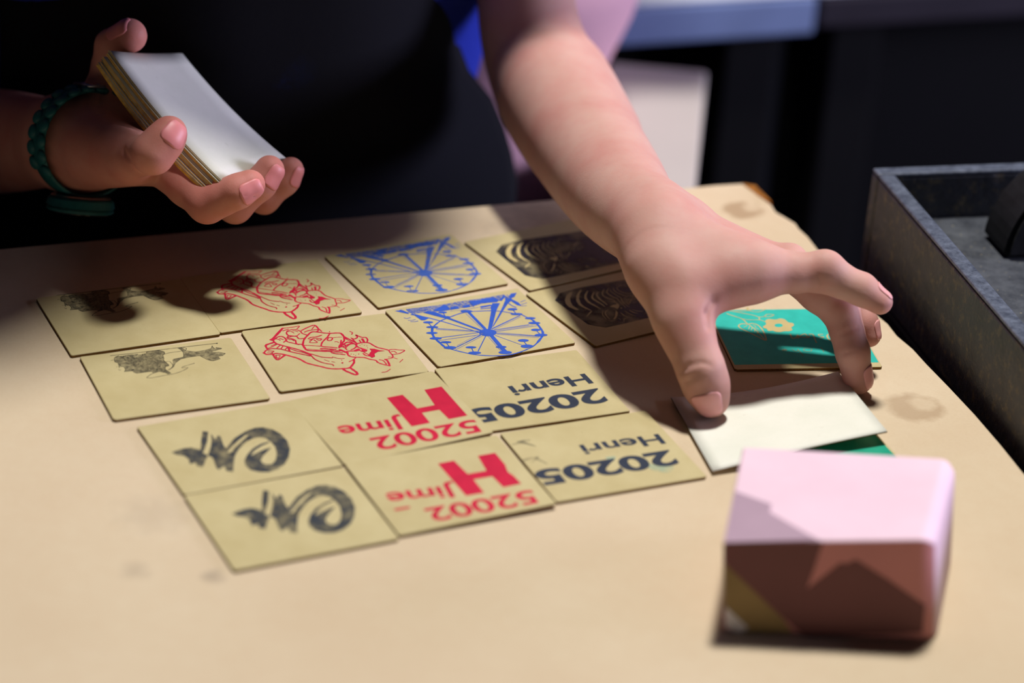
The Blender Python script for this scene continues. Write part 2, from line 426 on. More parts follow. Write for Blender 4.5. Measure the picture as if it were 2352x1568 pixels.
    tag(s, 'black stand under the iron ink tray', 'stand')
ink_tray()
# ------------------------------------------------------------------ printed cards
CW, CH, CT = 0.0700, 0.0600, 0.0013
POSE = {'tree1': (-0.17775, -0.00388, 26.16), 'tree2': (-0.14786, -0.05988, 24.16), 'sq1': (-0.11548, 0.02802, 26.19), 'sq2': (-0.08032, -0.02455, 23.87),
        'fw1': (-0.04898, 0.06617, 30.64), 'fw2': (-0.01562, 0.01028, 28.39), 'zb1': (0.01866, 0.09649, 34.55), 'zb2': (0.05071, 0.04319, 34.29),
        'hj1': (-0.05035, -0.08275, 29.37), 'hj2': (-0.02173, -0.13640, 26.53), 'he1': (0.01007, -0.04822, 23.83), 'he2': (0.04199, -0.10215, 25.02),
        'sc1': (-0.11193, -0.11625, 27.70), 'sc2': (-0.08414, -0.17035, 27.08), 'teal': (0.1316, 0.0208, 10.5), 'green': (0.1345, -0.0905, 22.0)}
TILT = {'hj1': 1.15, 'hj2': 1.15}                       # right edge propped on the neighbouring card
def card_bm(w, h, t, seed):
    r = random.Random(seed); bm = bmesh.new()
    pts = []; cr = 0.0009
    for sx, sy in ((-1, -1), (1, -1), (1, 1), (-1, 1)):
        cx, cy = sx * w / 2, sy * h / 2
        j = r.uniform(0.5, 1.2) * cr
        a, b = (cx - sx * j, cy), (cx, cy - sy * j)
        pts += [a, b] if sx * sy < 0 else [b, a]
    f = bm.faces.new([bm.verts.new((x, y, 0)) for x, y in pts])
    rr = bmesh.ops.extrude_face_region(bm, geom=[f])
    for v in rr['geom']:
        if isinstance(v, bmesh.types.BMVert): v.co.z = t
    bmesh.ops.recalc_face_normals(bm, faces=list(bm.faces))
    es = [e for e in bm.edges if all(abs(v.co.z - t) < 1e-7 for v in e.verts)]
    bmesh.ops.bevel(bm, geom=es, offset=0.0002, segments=1, affect='EDGES')
    return bm
CARDS = {}
def make_card(key, label, cat='card', group='cards laid out in a grid on the table', w=CW, h=CH, mat=None, edge=None, name='printed_card', z=0.0002):
    x, y, rz = POSE[key]
    o = bmobj(name, card_bm(w, h, CT, key), mat or M_KRAFT)
    o.data.materials.append(edge or M_KRAFT_EDGE)
    for p in o.data.polygons:
        if abs(p.normal.z) < 0.3: p.material_index = 1
    o.location = (x, y, z); R = Matrix.Rotation(math.radians(rz), 4, 'Z')
    if key in TILT:
        tl = math.radians(TILT[key]); R = R @ Matrix.Rotation(-tl, 4, 'Y'); o.location.z += math.sin(tl) * w / 2
    o.rotation_euler = R.to_euler()
    tag(o, label, cat, group)
    M = Matrix.Translation(o.location) @ R
    CARDS[key] = (o, M)
    return o
def to_local(key, px, py, top=CT):
    """photo pixel -> millimetre-true position on the face of the card"""
    M = CARDS[key][1].inverted()
    a = M @ Vector(CAM); b = M @ Vector(CAM + ray(px, py)); d = b - a
    t = (top - a.z) / d.z
    return np.array([a.x + d.x * t, a.y + d.y * t])
def affine(src, dst):
    A = np.array([[x, y, 1] for x, y in src]); B = np.array(dst)
    return np.linalg.solve(A, B)
def smooth_line(p, n=4):
    p = np.array(p, float)
    if len(p) < 3: return p
    out = []
    q = np.vstack([2 * p[0] - p[1], p, 2 * p[-1] - p[-2]])
    for i in range(1, len(q) - 2):
        for k in range(n):
            t = k / n
            out.append(0.5 * ((2 * q[i]) + (-q[i - 1] + q[i + 1]) * t + (2 * q[i - 1] - 5 * q[i] + 4 * q[i + 1] - q[i + 2]) * t * t + (-q[i - 1] + 3 * q[i] - 3 * q[i + 1] + q[i + 2]) * t ** 3))
    out.append(p[-1]); return np.array(out)
class Print:
    """collects flat ink shapes; mapping from the traced zoom view to card coordinates"""
    def __init__(s, key, ox, oy, sc, post=None, fat=1.3):
        s.fat = fat; s.key, s.o, s.sc, s.post = key, (ox, oy), sc, post
        s.V, s.F, s.lay = [], [], []
    def map(s, p):
        l = to_local(s.key, s.o[0] + p[0] / s.sc, s.o[1] + p[1] / s.sc)
        return l if s.post is None else np.array([l[0], l[1], 1.0]) @ s.post
    def pts(s, P): return np.array([s.map(p) for p in P])
    def stroke(s, w, P, smooth=True, taper=False):
        L = s.pts(P)
        if smooth: L = smooth_line(L)
        hw0 = w * s.fat / s.sc / 5.0 * 0.001 / 2
        n = len(L)
        if n < 2: return
        base = len(s.V)
        for i in range(n):
            t = L[min(i + 1, n - 1)] - L[max(i - 1, 0)]; t = t / (np.linalg.norm(t) + 1e-12)
            nrm = np.array([-t[1], t[0]])
            k = 1.0
            if taper: k = 0.35 + 0.65 * math.sin(math.pi * min(1, max(0, (i + .5) / n)))
            hw = hw0 * k * (1 + 0.12 * math.sin(i * 1.7 + w))
            s.V += [L[i] + nrm * hw, L[i] - nrm * hw]
        for i in range(n - 1):
            a = base + 2 * i; s.F.append((a, a + 1, a + 3, a + 2))
        for e, d in ((0, -1), (n - 1, 1)):           # rounded ends
            t = (L[1] - L[0]) if e == 0 else (L[-1] - L[-2]); t = t / (np.linalg.norm(t) + 1e-12) * d
            nrm = np.array([-t[1], t[0]]); b = len(s.V)
            hw = np.linalg.norm(s.V[base + 2 * e] - s.V[base + 2 * e + 1]) / 2
            for k in range(7):
                q = -math.pi / 2 + math.pi * k / 6
                s.V.append(L[e] + t * hw * math.cos(q) + nrm * hw * math.sin(q))
            s.F.append(tuple(range(b, b + 7)))
    def poly(s, P, smooth=False):
        L = s.pts(P)
        if smooth: L = smooth_line(np.vstack([L, L[:1]]), 3)[:-1]
        b = len(s.V); s.V += list(L)
        for tri in tessellate_polygon([[Vector((p[0], p[1], 0)) for p in L]]):
            s.F.append(tuple(b + i for i in tri))
    def dot(s, x, y, rx, ry=None):
        ry = ry or rx * 0.6
        s.poly([(x + rx * math.cos(2 * math.pi * k / 14), y + ry * math.sin(2 * math.pi * k / 14)) for k in range(14)])
    def build(s, name, mat, key=None, lift=0.00004):
        key = key or s.key
        # every stroke lies a hair above the one before, so that overlapping ink never shares a plane
        comp = {}; lay = 0; zs = [0] * len(s.V); last = -1
        for f in s.F:
            if min(f) > last: lay += 1
            for i in f: zs[i] = lay
            last = max(last, max(f))
        V = [(v[0], v[1], CT + lift + zs[i] * 3e-7) for i, v in enumerate(s.V)]
        bm = bmesh.new(); vs = [bm.verts.new(v) for v in V]
        for f in s.F:
            try: fc = bm.faces.new([vs[i] for i in f])
            except ValueError: continue
        bm.normal_update()
        for f in bm.faces:
            if f.normal.z < 0: f.normal_flip()
        o = bmobj(name, bm, mat); o.parent = CARDS[key][0]; return o
def pair_map(src, dst, spts, dpts):
    return affine([to_local(src, *p) for p in spts], [to_local(dst, *p) for p in dpts])

make_card('tree1', 'tan card with a sharp grey tree print, in the shade nearest the dark table edge')
make_card('tree2', 'tan card with a paler faded grey tree print')
make_card('sq1', 'tan card with a red squirrel print, one corner in the hand shadow')
make_card('sq2', 'tan card with a red squirrel print lying between the faded tree and a blue wheel')
make_card('fw1', 'tan card with a patchy blue ferris wheel print, at the back of the grid')
make_card('fw2', 'tan card with a crisp blue ferris wheel print, in the middle of the grid')
make_card('zb1', 'tan card with a black zebra print, farther under the forearm')
make_card('zb2', 'tan card with a black zebra print, beside the reaching wrist')
make_card('he1', 'tan card reading Henri in black, its last digit covered by a red H card')
make_card('he2', 'tan card reading Henri and 20205 in black, with ink smudges, nearest the white card')
make_card('hj1', 'tan card with a clean red H, Jime and 52002, farther from the camera')
make_card('hj2', 'tan card with a blotchy red H, Jime and 52002, nearer the camera')
make_card('sc1', 'tan card with a black brushed spiral, the upper of the two')
make_card('sc2', 'tan card with a blurred black brushed spiral, at the nearest corner of the grid')
make_card('teal', 'teal printed card with a bare flower and leaf under the reaching hand', group='teal and green printed cards')
make_card('green', 'green printed card mostly hidden under the bent white card', group='teal and green printed cards')

# ---- squirrel (traced from the sharper of the two cards)
SQ = [(14, [(40, 520), (90, 545), (180, 540), (250, 530), (380, 550), (470, 575), (560, 600), (640, 635), (720, 680), (850, 715), (960, 740), (1060, 765), (1180, 775), (1300, 770), (1400, 758), (1450, 710), (1475, 670), (1470, 625)]),
 (17, [(1300, 775), (1340, 805), (1420, 840), (1490, 866), (1525, 860), (1515, 830), (1460, 790), (1410, 755)]), (8, [(1400, 660), (1470, 625), (1500, 598)]),
 (11, [(1370, 530), (1390, 565), (1450, 585), (1540, 590), (1640, 595), (1720, 620), (1820, 640), (1850, 670), (1910, 695), (1990, 715), (2040, 725)]),
 (13, [(2040, 725), (2030, 690), (2000, 640), (1970, 625)]), (8, [(1880, 630), (1940, 645), (1990, 700)]), (7, [(1970, 625), (2080, 600), (2090, 570)]), (6, [(2020, 585), (2080, 590), (2160, 615)]),
 (8, [(2080, 545), (2140, 540), (2210, 525), (2280, 480), (2200, 475), (2100, 465), (2030, 480), (2070, 540), (2100, 575)]), (7, [(2070, 500), (2110, 495), (2150, 520)]),
 (11, [(2030, 480), (1960, 460), (1850, 435), (1780, 400), (1720, 365), (1640, 355), (1560, 365), (1510, 390), (1540, 430), (1600, 450), (1640, 470)]),
 (10, [(1620, 530), (1660, 560), (1720, 570)]), (8, [(1640, 515), (1700, 545), (1740, 550)]), (12, [(1370, 530), (1360, 500), (1420, 490), (1500, 490), (1560, 480), (1600, 495)]),
 (10, [(1250, 430), (1330, 410), (1420, 375), (1500, 380)]), (13, [(1240, 430), (1300, 390), (1370, 350), (1450, 370)]), (18, [(1250, 470), (1320, 500), (1370, 520)]), (10, [(1240, 440), (1260, 390), (1270, 320)]),
 (8, [(1340, 440), (1400, 390), (1480, 380), (1520, 420)]), (10, [(1430, 470), (1480, 450), (1520, 410)]), (20, [(1500, 485), (1545, 465)]), (9, [(1280, 420), (1330, 440), (1360, 470)]), (9, [(1290, 370), (1330, 390), (1340, 420)]),
 (10, [(1430, 285), (1480, 300), (1530, 270), (1500, 235), (1560, 260), (1610, 275), (1660, 275), (1690, 310), (1680, 355)]), (8, [(1440, 290), (1500, 350)]), (8, [(1560, 320), (1590, 360)]), (14, [(1605, 300), (1640, 355)]), (7, [(1410, 180), (1450, 200), (1440, 225)]),
 (12, [(1270, 215), (1330, 270), (1430, 320), (1520, 370)]), (7, [(1330, 290), (1420, 340), (1500, 385)]),
 (12, [(660, 390), (680, 310), (730, 250), (800, 190), (900, 190), (1000, 205), (1100, 210), (1200, 205), (1270, 212), (1310, 260), (1320, 320), (1290, 360), (1250, 400), (1240, 440)]),
 (14, [(660, 390), (690, 440), (740, 480), (900, 490), (1050, 495), (1150, 490), (1250, 490)]), (10, [(1090, 215), (1050, 270), (980, 340), (955, 390), (970, 420), (1100, 430), (1200, 440)]),
 (7, [(690, 400), (800, 405), (940, 415)]), (6, [(740, 460), (850, 470), (950, 475)]), (9, [(1060, 290), (1078, 276), (1133, 286), (1105, 324), (1052, 318), (1060, 290)]), (12, [(945, 455), (1000, 452), (1100, 460), (1180, 465)]), (8, [(960, 475), (1060, 478), (1150, 470)]),
 (5, [(1140, 280), (1210, 272), (1280, 270)]), (6, [(1170, 345), (1200, 342), (1230, 355)]),
 (9, [(750, 295), (790, 275), (850, 270), (900, 260), (960, 240)]), (8, [(770, 315), (840, 290), (900, 290), (960, 300), (930, 320), (880, 305)]), (7, [(820, 300), (770, 355), (890, 355), (840, 315)]),
 (16, [(150, 312), (190, 290), (340, 130)]), (7, [(340, 130), (480, 115), (605, 95), (570, 135)]), (7, [(345, 170), (430, 145)]), (8, [(400, 200), (420, 170), (500, 150), (570, 155), (630, 180)]), (10, [(400, 200), (410, 225), (440, 245), (530, 255), (570, 250)]),
 (6, [(420, 185), (470, 180), (520, 205)]), (6, [(500, 170), (540, 170), (580, 185)]), (9, [(630, 180), (650, 210), (720, 235)]), (9, [(640, 165), (730, 120), (850, 80), (910, 150), (880, 185)]), (8, [(690, 190), (760, 165), (900, 150)]), (6, [(850, 90), (805, 145)]), (8, [(870, 100), (960, 180)]), (6, [(580, 240), (610, 215)]),
 (10, [(150, 315), (190, 320), (260, 270), (320, 260), (370, 280), (395, 320), (360, 350)]), (11, [(190, 320), (210, 350), (260, 380), (400, 420), (520, 450), (650, 490), (780, 540)]), (6, [(240, 300), (270, 305), (300, 320)]), (6, [(290, 290), (350, 310)]),
 (10, [(410, 300), (460, 290), (540, 320), (550, 350), (570, 380), (650, 385)]), (9, [(400, 320), (420, 345), (500, 365), (600, 390)]), (8, [(440, 245), (410, 280), (480, 260), (560, 260), (600, 295), (680, 290)]), (6, [(440, 310), (490, 312), (520, 330)]),
 (14, [(70, 410), (90, 390), (200, 355)]), (12, [(70, 410), (85, 440), (100, 460)]), (7, [(100, 450), (160, 430), (250, 385)]), (6, [(160, 410), (240, 375)]), (7, [(300, 400), (250, 445)]), (7, [(350, 410), (310, 460)]), (7, [(420, 430), (380, 470)]), (12, [(430, 440), (450, 490)]),
 (10, [(45, 520), (80, 480), (160, 455), (250, 455), (330, 465), (420, 490), (520, 515), (640, 540), (760, 565)]), (7, [(110, 490), (200, 495), (170, 515)]), (6, [(100, 520), (180, 525)]),
 (13, [(190, 550), (215, 590), (265, 630), (380, 555)]), (6, [(230, 560), (300, 560), (265, 610), (230, 560)]), (8, [(450, 450), (560, 490), (650, 510), (770, 550)]), (8, [(800, 540), (900, 570), (980, 590), (1130, 600)]),
 (9, [(800, 570), (850, 620), (920, 655), (970, 675)]), (8, [(970, 675), (1060, 695), (1130, 705), (1150, 725)]), (5, [(1130, 585), (1230, 610), (1320, 610)]), (4, [(1000, 630), (1080, 655)]), (4, [(1120, 660), (1170, 670)]), (10, [(1100, 500), (1160, 530), (1250, 540), (1330, 550)]), (7, [(1120, 520), (1200, 510), (1290, 520)]),
 (5, [(2200, 670), (2250, 625)]), (6, [(1920, 830), (1990, 820), (2050, 780)])]
SQP = [[(1560, 440), (1630, 455), (1690, 475), (1680, 495), (1630, 510), (1590, 495), (1600, 470)], [(1720, 455), (1800, 458), (1880, 480), (1970, 490), (1860, 500), (1800, 535), (1810, 580), (1760, 600), (1700, 560), (1720, 530), (1750, 490)], [(770, 530), (802, 535), (802, 575), (758, 575)]]
SQD = [(1290, 680, 17), (1280, 635, 9), (1430, 540, 7), (1470, 545, 7), (1500, 560, 7), (1550, 540, 9), (1600, 380, 7), (1640, 400, 7), (1680, 410, 7), (1690, 440, 7), (1410, 560, 6), (1570, 400, 6), (1440, 222, 12), (1085, 185, 10)]
sqm = pair_map('sq2', 'sq1', [(929.6, 804.4), (606.5, 810.2), (821.2, 860.8)], [(804.3, 689.6), (499.5, 671.0), (678.0, 732.2)])
for key, post in (('sq2', None), ('sq1', sqm)):
    P = Print('sq2', 600, 735, 6.918, post, 2.6)
    for w, l in SQ: P.stroke(w, l)
    for l in SQP: P.poly(l)
    for d in SQD: P.dot(*d)
    P.build('ink_print', M_RED, key)

# ---- ferris wheel
FWm = pair_map('fw2', 'fw1', [(1120.2, 763.8), (907, 714.3), (1255.5, 767)], [(974.4, 626.7), (768.8, 587.2), (1103.5, 626.7)])
RIM = [(590, 600), (620, 560), (700, 495), (790, 455), (870, 425), (980, 385), (1120, 355), (1300, 345), (1440, 340), (1600, 350), (1750, 375), (1880, 395), (1960, 430), (2060, 480), (2130, 545), (2180, 610), (2205, 660), (2190, 720), (2130, 800), (2060, 860), (1960, 910), (1850, 950), (1700, 985), (1500, 998), (1250, 985), (1080, 955), (900, 910), (760, 860), (680, 790), (620, 730), (590, 670), (590, 600)]
FWS = [(36, [(1400, 650), (1130, 370)]), (5, [(1330, 620), (1080, 380)]), (5, [(1380, 600), (1150, 370)]), (17, [(1290, 660), (750, 500), (540, 445), (330, 400)]), (13, [(1270, 640), (650, 600)]), (5, [(1270, 655), (650, 615)]),
 (12, [(1270, 660), (660, 740)]), (9, [(1290, 690), (690, 775)]), (15, [(1290, 700), (950, 870)]), (5, [(1320, 710), (930, 910)]), (4, [(1250, 690), (950, 850)]), (11, [(1370, 710), (1260, 930)]), (44, [(1450, 700), (1660, 950)]), (5, [(1410, 720), (1620, 960)]), (5, [(1480, 700), (1690, 940)]),
 (8, [(1510, 700), (1910, 845)]), (13, [(1520, 670), (2150, 715)]), (5, [(1530, 655), (2140, 705)]), (5, [(1530, 685), (2150, 735)]), (9, [(1520, 645), (2110, 560)]), (12, [(1500, 620), (2000, 545)]), (5, [(1510, 632), (2060, 552)]), (15, [(1470, 600), (1870, 410)]), (5, [(1500, 610), (1880, 430)]),
 (10, [(180, 445), (220, 455), (270, 440)]), (10, [(240, 480), (300, 480), (340, 470)]), (10, [(275, 500), (340, 500), (380, 490)]), (8, [(1880, 215), (1950, 185)]), (8, [(1890, 250), (1970, 225)]), (8, [(1900, 270), (1965, 265)]), (16, [(1700, 230), (1760, 270), (1810, 290)]),
 (34, [(1310, 285), (1440, 262)]), (18, [(1300, 312), (1430, 300)]), (5, [(850, 345), (1000, 335), (1270, 290)]), (10, [(220, 320), (310, 390)]), (6, [(250, 315), (340, 385)]), (8, [(1680, 110), (1760, 180)]), (5, [(300, 310), (520, 285)]), (5, [(320, 350), (530, 325)])] + [(3, [(x, 310 - (x - 320) * .1), (x + 20, 350 - (x - 320) * .1)]) for x in range(330, 520, 22)] + [(5, [(920, 215), (1050, 300)]), (5, [(960, 208), (1080, 295)]), (5, [(1120, 205), (1200, 290)]), (5, [(820, 280), (870, 330)])]
FWP = [[(1400, 620), (1450, 340), (1440, 290), (1470, 230), (1580, 230), (1530, 330), (1460, 600)], [(1465, 580), (1590, 340), (1650, 200), (1720, 200), (1620, 350), (1490, 560)], [(1300, 640), (840, 470), (460, 370), (520, 345), (640, 360), (860, 450), (1310, 620)],
 [(600, 340), (760, 255), (800, 260), (850, 325), (700, 350)], [(850, 290), (960, 275), (990, 310), (870, 325)], [(1030, 270), (1130, 250), (1150, 285), (1060, 300)], [(1130, 205), (1310, 180), (1320, 225), (1190, 270)], [(1310, 170), (1500, 145), (1560, 180), (1540, 215), (1320, 230)],
 [(45, 345), (140, 325), (240, 370), (250, 390)], [(1700, 140), (1740, 90), (1825, 78), (1790, 140), (1740, 160)], [(270, 400), (330, 410), (430, 480), (480, 480), (540, 450), (400, 405), (300, 380)], [(1650, 120), (1730, 160), (1850, 220), (1900, 275), (1830, 260), (1740, 200), (1700, 230), (1660, 260)], [(1560, 190), (1640, 110), (1665, 130), (1600, 200)]]
FWG = [((1155, 875, 80, 16), ((1165, 885), (1190, 940)), (1210, 955, 95, 20)), ((1595, 870, 80, 18), None, (1655, 950, 100, 24)), ((1920, 775, 80, 20), ((1925, 785), (1970, 840)), (1975, 860, 95, 26)), ((2100, 620, 70, 18), ((2120, 640), (2170, 690)), (2180, 695, 95, 20)), ((2080, 520, 90, 18), None, None), ((2020, 450, 80, 16), None, None),
 ((1760, 320, 75, 18), ((1770, 330), (1810, 380)), (1820, 390, 90, 16)), ((740, 365, 65, 14), ((750, 375), (780, 420)), (800, 435, 60, 16)), ((530, 510, 75, 16), ((540, 525), (580, 570)), (590, 580, 90, 16)), ((585, 665, 85, 16), None, None), ((640, 745, 90, 18), None, None), ((790, 800, 80, 16), ((800, 815), (835, 860)), (850, 880, 95, 22)), ((1090, 350, 90, 20), None, None)]
FWB = [(200, 315), (440, 290), (760, 245), (1040, 195), (1300, 160), (1640, 100), (1660, 130), (1560, 200), (1310, 240), (1180, 280), (1000, 305), (800, 340), (640, 355), (500, 350), (460, 370), (340, 380), (240, 370)]
for key, post, m in (('fw2', None, M_BLUE), ('fw1', FWm, M_BLUE_DRY)):
    P = Print('fw2', 900, 660, 6.357, post, 1.45)
    P.stroke(17, RIM); P.stroke(26, RIM[13:19]); P.stroke(26, RIM[27:])
    P.dot(1400, 660, 130, 55)
    for w, l in FWS: P.stroke(w, l, smooth=False)
    for l in FWP: P.poly(l)
    for a, st, b in FWG:
        P.dot(*a)
        if st: P.stroke(11, st)
        if b: P.dot(*b)
    P.build('ink_print', m, key)
    Q = Print('fw2', 900, 660, 6.357, post); Q.poly(FWB); Q.build('thin_ink_band', M_BLUE_LT, key, 0.00002)

# ---- zebra: black block with bare cut lines
ZO = [(68, 388), (170, 270), (500, 190), (1000, 115), (1500, 40), (1650, 42), (1740, 70), (2000, 235), (2270, 450), (2280, 490), (2240, 565), (1700, 680), (1130, 800), (850, 850), (700, 825), (560, 790), (300, 580)]
zm = pair_map('zb2', 'zb1', [(1274.4, 689.7), (1391.5, 752.2), (1493.8, 720)], [(1139.3, 577.8), (1245.6, 640.6), (1348.4, 612)])
zmi = pair_map('zb1', 'zb2', [(1139.3, 577.8), (1245.6, 640.6), (1348.4, 612)], [(1274.4, 689.7), (1391.5, 752.2), (1493.8, 720)])
ZS = [(55, [(680, 330), (620, 410), (605, 520), (650, 620), (750, 690), (870, 745)]), (35, [(890, 770), (800, 865)]), (45, [(810, 350), (770, 430), (775, 510), (850, 590), (960, 650), (1070, 715)]), (36, [(940, 375), (910, 450), (915, 500), (1000, 560), (1100, 620), (1170, 675)]), (32, [(1030, 370), (1000, 430), (1060, 510), (1150, 580), (1215, 635)]),
 (22, [(1150, 310), (1115, 390), (1140, 450), (1230, 500), (1330, 530), (1400, 580)]), (22, [(1250, 290), (1210, 360), (1240, 410), (1340, 470), (1420, 500), (1480, 570), (1600, 690)]), (16, [(1290, 320), (1290, 350), (1400, 430), (1500, 490), (1530, 560), (1600, 630), (1680, 680)]), (16, [(1360, 280), (1350, 320), (1420, 380), (1520, 420), (1620, 450), (1740, 440)]),
 (14, [(1420, 250), (1430, 310), (1500, 360), (1620, 395), (1750, 380), (1870, 290)]), (16, [(1450, 260), (1480, 230)]), (10, [(1500, 220), (1520, 250)]), (10, [(1560, 220), (1600, 250)]), (16, [(1870, 290), (1800, 380), (1740, 480)]), (10, [(1850, 390), (1790, 510)]), (10, [(1900, 400), (1870, 460)]), (10, [(1980, 380), (1900, 470)]),
 (10, [(1550, 510), (1600, 480), (1650, 460)]), (10, [(1560, 520), (1640, 520), (1680, 500)]), (12, [(1610, 560), (1640, 600), (1680, 640)]), (22, [(1720, 520), (1680, 600)]), (22, [(1240, 730), (1180, 790), (1200, 860), (1270, 930)]), (16, [(1130, 750), (1120, 830), (1150, 880), (1210, 940)]), (14, [(1240, 955), (1310, 970), (1400, 950)]),
 (20, [(1500, 800), (1560, 850), (1660, 895)]), (12, [(1580, 760), (1680, 820), (1810, 868)]), (20, [(1680, 745), (1760, 790), (1850, 810)]), (14, [(1740, 735), (1850, 765), (1960, 770)]), (10, [(1660, 890), (1740, 910)]), (12, [(1640, 905), (1570, 930), (1570, 990)]), (10, [(1450, 910), (1500, 945)]), (14, [(1640, 200), (1760, 215), (1860, 245)])]
ZP = [[(495, 360), (440, 380), (370, 440), (335, 530), (355, 610), (420, 680), (570, 745), (640, 740), (500, 650), (460, 580), (445, 500), (480, 430)], [(1270, 670), (1340, 635), (1420, 625), (1400, 590), (1200, 550), (1390, 570), (1470, 640), (1460, 690), (1430, 725), (1360, 690)], [(1400, 750), (1440, 800), (1420, 880), (1390, 930), (1340, 940), (1380, 870), (1390, 800)]]
for key in ('zb1', 'zb2'):
    P = Print('zb1', 1130, 525, 7.35, None if key == 'zb1' else zmi); P.poly(ZO); P.build('ink_print', M_BLACK_ZB, key)
    Q = Print('zb2', 1260, 630, 9.046, zm if key == 'zb1' else None)
    for w, l in ZS: Q.stroke(w, l, taper=True)
    for l in ZP: Q.poly(l)
    Q.dot(2115, 815, 26); Q.dot(1510, 700, 18)
    Q.build('bare_cut_lines', M_UNINK, key, 0.00008)

# ---- tree
tm = pair_map('tree1', 'tree2', [(130.7, 677.5), (368.8, 651.9), (211.7, 724.8)], [(253.7, 816.3), (499.5, 788.6), (337.6, 867.5)])
CAN = [(160, 360), (200, 330), (330, 320), (420, 300), (560, 290), (640, 300), (760, 270), (800, 240), (900, 230), (1000, 225), (1090, 250), (1100, 290), (1070, 310), (1090, 370), (1080, 400), (1180, 490), (1120, 510), (1110, 560), (1220, 630), (1160, 650), (1100, 620), (1000, 600), (900, 630), (850, 600), (760, 610), (580, 635), (520, 610), (500, 590), (345, 605), (370, 560), (340, 520), (240, 490), (230, 450), (170, 430)]
TRK = [(1170, 590), (1250, 500), (1260, 420), (1270, 380), (1450, 340), (1450, 270), (1390, 210), (1340, 180), (1420, 170), (1500, 230), (1690, 250), (1860, 220), (1970, 190), (1990, 140), (2010, 170), (2060, 200), (2060, 170), (2170, 190), (2040, 230), (1980, 250), (2100, 250), (2240, 280), (2180, 320), (2100, 330), (2140, 375), (2000, 410), (1880, 380), (1760, 320), (1560, 345), (1400, 380), (1300, 450), (1270, 520)]
TL = [(11, [(90, 318), (600, 265), (1100, 205), (1500, 160), (2090, 95)]), (8, [(1070, 300), (1200, 265), (1400, 240)]), (6, [(1120, 430), (1190, 420), (1250, 480)]), (8, [(1450, 170), (1510, 190), (1490, 225)]), (8, [(890, 630), (830, 660), (770, 712), (880, 710), (1100, 670), (1280, 640), (1430, 590), (1540, 530), (1430, 538), (1440, 518), (1560, 480), (1655, 455)]), (7, [(100, 405), (160, 395), (180, 430)]), (8, [(1080, 400), (1180, 490), (1120, 510)]), (8, [(1170, 570), (1240, 530), (1260, 480)]), (6, [(2140, 375), (2000, 410), (1880, 380), (1760, 320)]), (7, [(2060, 172), (2170, 190), (2040, 230)]), (7, [(760, 270), (780, 250), (900, 230), (1000, 225), (1090, 250), (1100, 290)]), (6, [(540, 300), (600, 290), (560, 320)])]
for key, post, ml in (('tree1', None, M_GREY_LINE), ('tree2', tm, M_GREY_LINE2)):
    P = Print('tree1', 120, 640, 8.4, post); P.poly(CAN); P.poly(TRK); P.build('thin_ink_patch', M_GREY_INK, key, 0.00003)
    Q = Print('tree1', 120, 640, 8.4, post, 1.6)
    for w, l in TL: Q.stroke(w, l)
    Q.stroke(5, CAN[20:34] + CAN[:2], smooth=False); Q.stroke(5, CAN[8:20], smooth=False); Q.stroke(5, TRK[2:6]); Q.stroke(5, TRK[8:18], smooth=False); Q.stroke(5, TRK[20:], smooth=False)
    Q.dot(2080, 100, 16); Q.dot(2225, 280, 12); Q.dot(1650, 455, 9)
    rr = random.Random(3)
    for k in range(46):
        x, y = rr.uniform(200, 1080), rr.uniform(310, 590)
        Q.stroke(rr.uniform(3, 6), [(x, y), (x + rr.uniform(-30, 30), y + rr.uniform(-22, 22)), (x + rr.uniform(-55, 55), y + rr.uniform(-26, 26))])
    Q.build('ink_print', ml, key, 0.00006)

# ---- brushed spiral
sm = pair_map('sc1', 'sc2', [(393.2, 1039), (666, 1033.8), (535.5, 1082.6)], [(531.7, 1179.7), (815.5, 1168.7), (682.5, 1223.6)])
for key, post in (('sc1', None), ('sc2', sm)):
    P = Print('sc1', 380, 960, 7.587, post)
    P.poly([(100, 600), (200, 560), (330, 525), (450, 512), (600, 548), (640, 600), (740, 650), (690, 760), (650, 858), (545, 832), (530, 770), (430, 800), (400, 710), (330, 660), (200, 640)])
    P.poly([(648, 228), (745, 238), (730, 400), (690, 520), (650, 610), (612, 560), (620, 400)])
    P.poly([(790, 270), (870, 370), (915, 297), (965, 325), (1010, 470), (1060, 530), (1035, 600), (1150, 600), (1215, 640), (1190, 800), (1180, 935), (1060, 918), (1030, 830), (970, 870), (940, 900), (890, 870), (820, 690), (740, 650), (790, 500), (805, 380)])
    P.poly([(1040, 545), (1200, 350), (1400, 225), (1560, 165), (1700, 158), (1860, 190), (2010, 275), (2120, 390), (2172, 530), (2150, 680), (2080, 800), (1960, 890), (1800, 940), (1640, 940), (1480, 900), (1390, 820), (1375, 740), (1420, 640), (1520, 530), (1660, 450), (1810, 405), (1800, 430), (1680, 480), (1560, 560), (1500, 630), (1500, 650), (1620, 590), (1740, 540), (1850, 510), (1800, 560), (1700, 660), (1660, 740), (1700, 790), (1780, 810), (1860, 800), (1920, 730), (1940, 620), (1910, 500), (1840, 420), (1750, 350), (1640, 330), (1520, 355), (1400, 420), (1280, 540), (1210, 660), (1110, 640), (1200, 520), (1400, 340), (1460, 285), (1400, 295), (1280, 380), (1150, 510), (1060, 610)])
    P.build('ink_print', M_BRUSH, key)

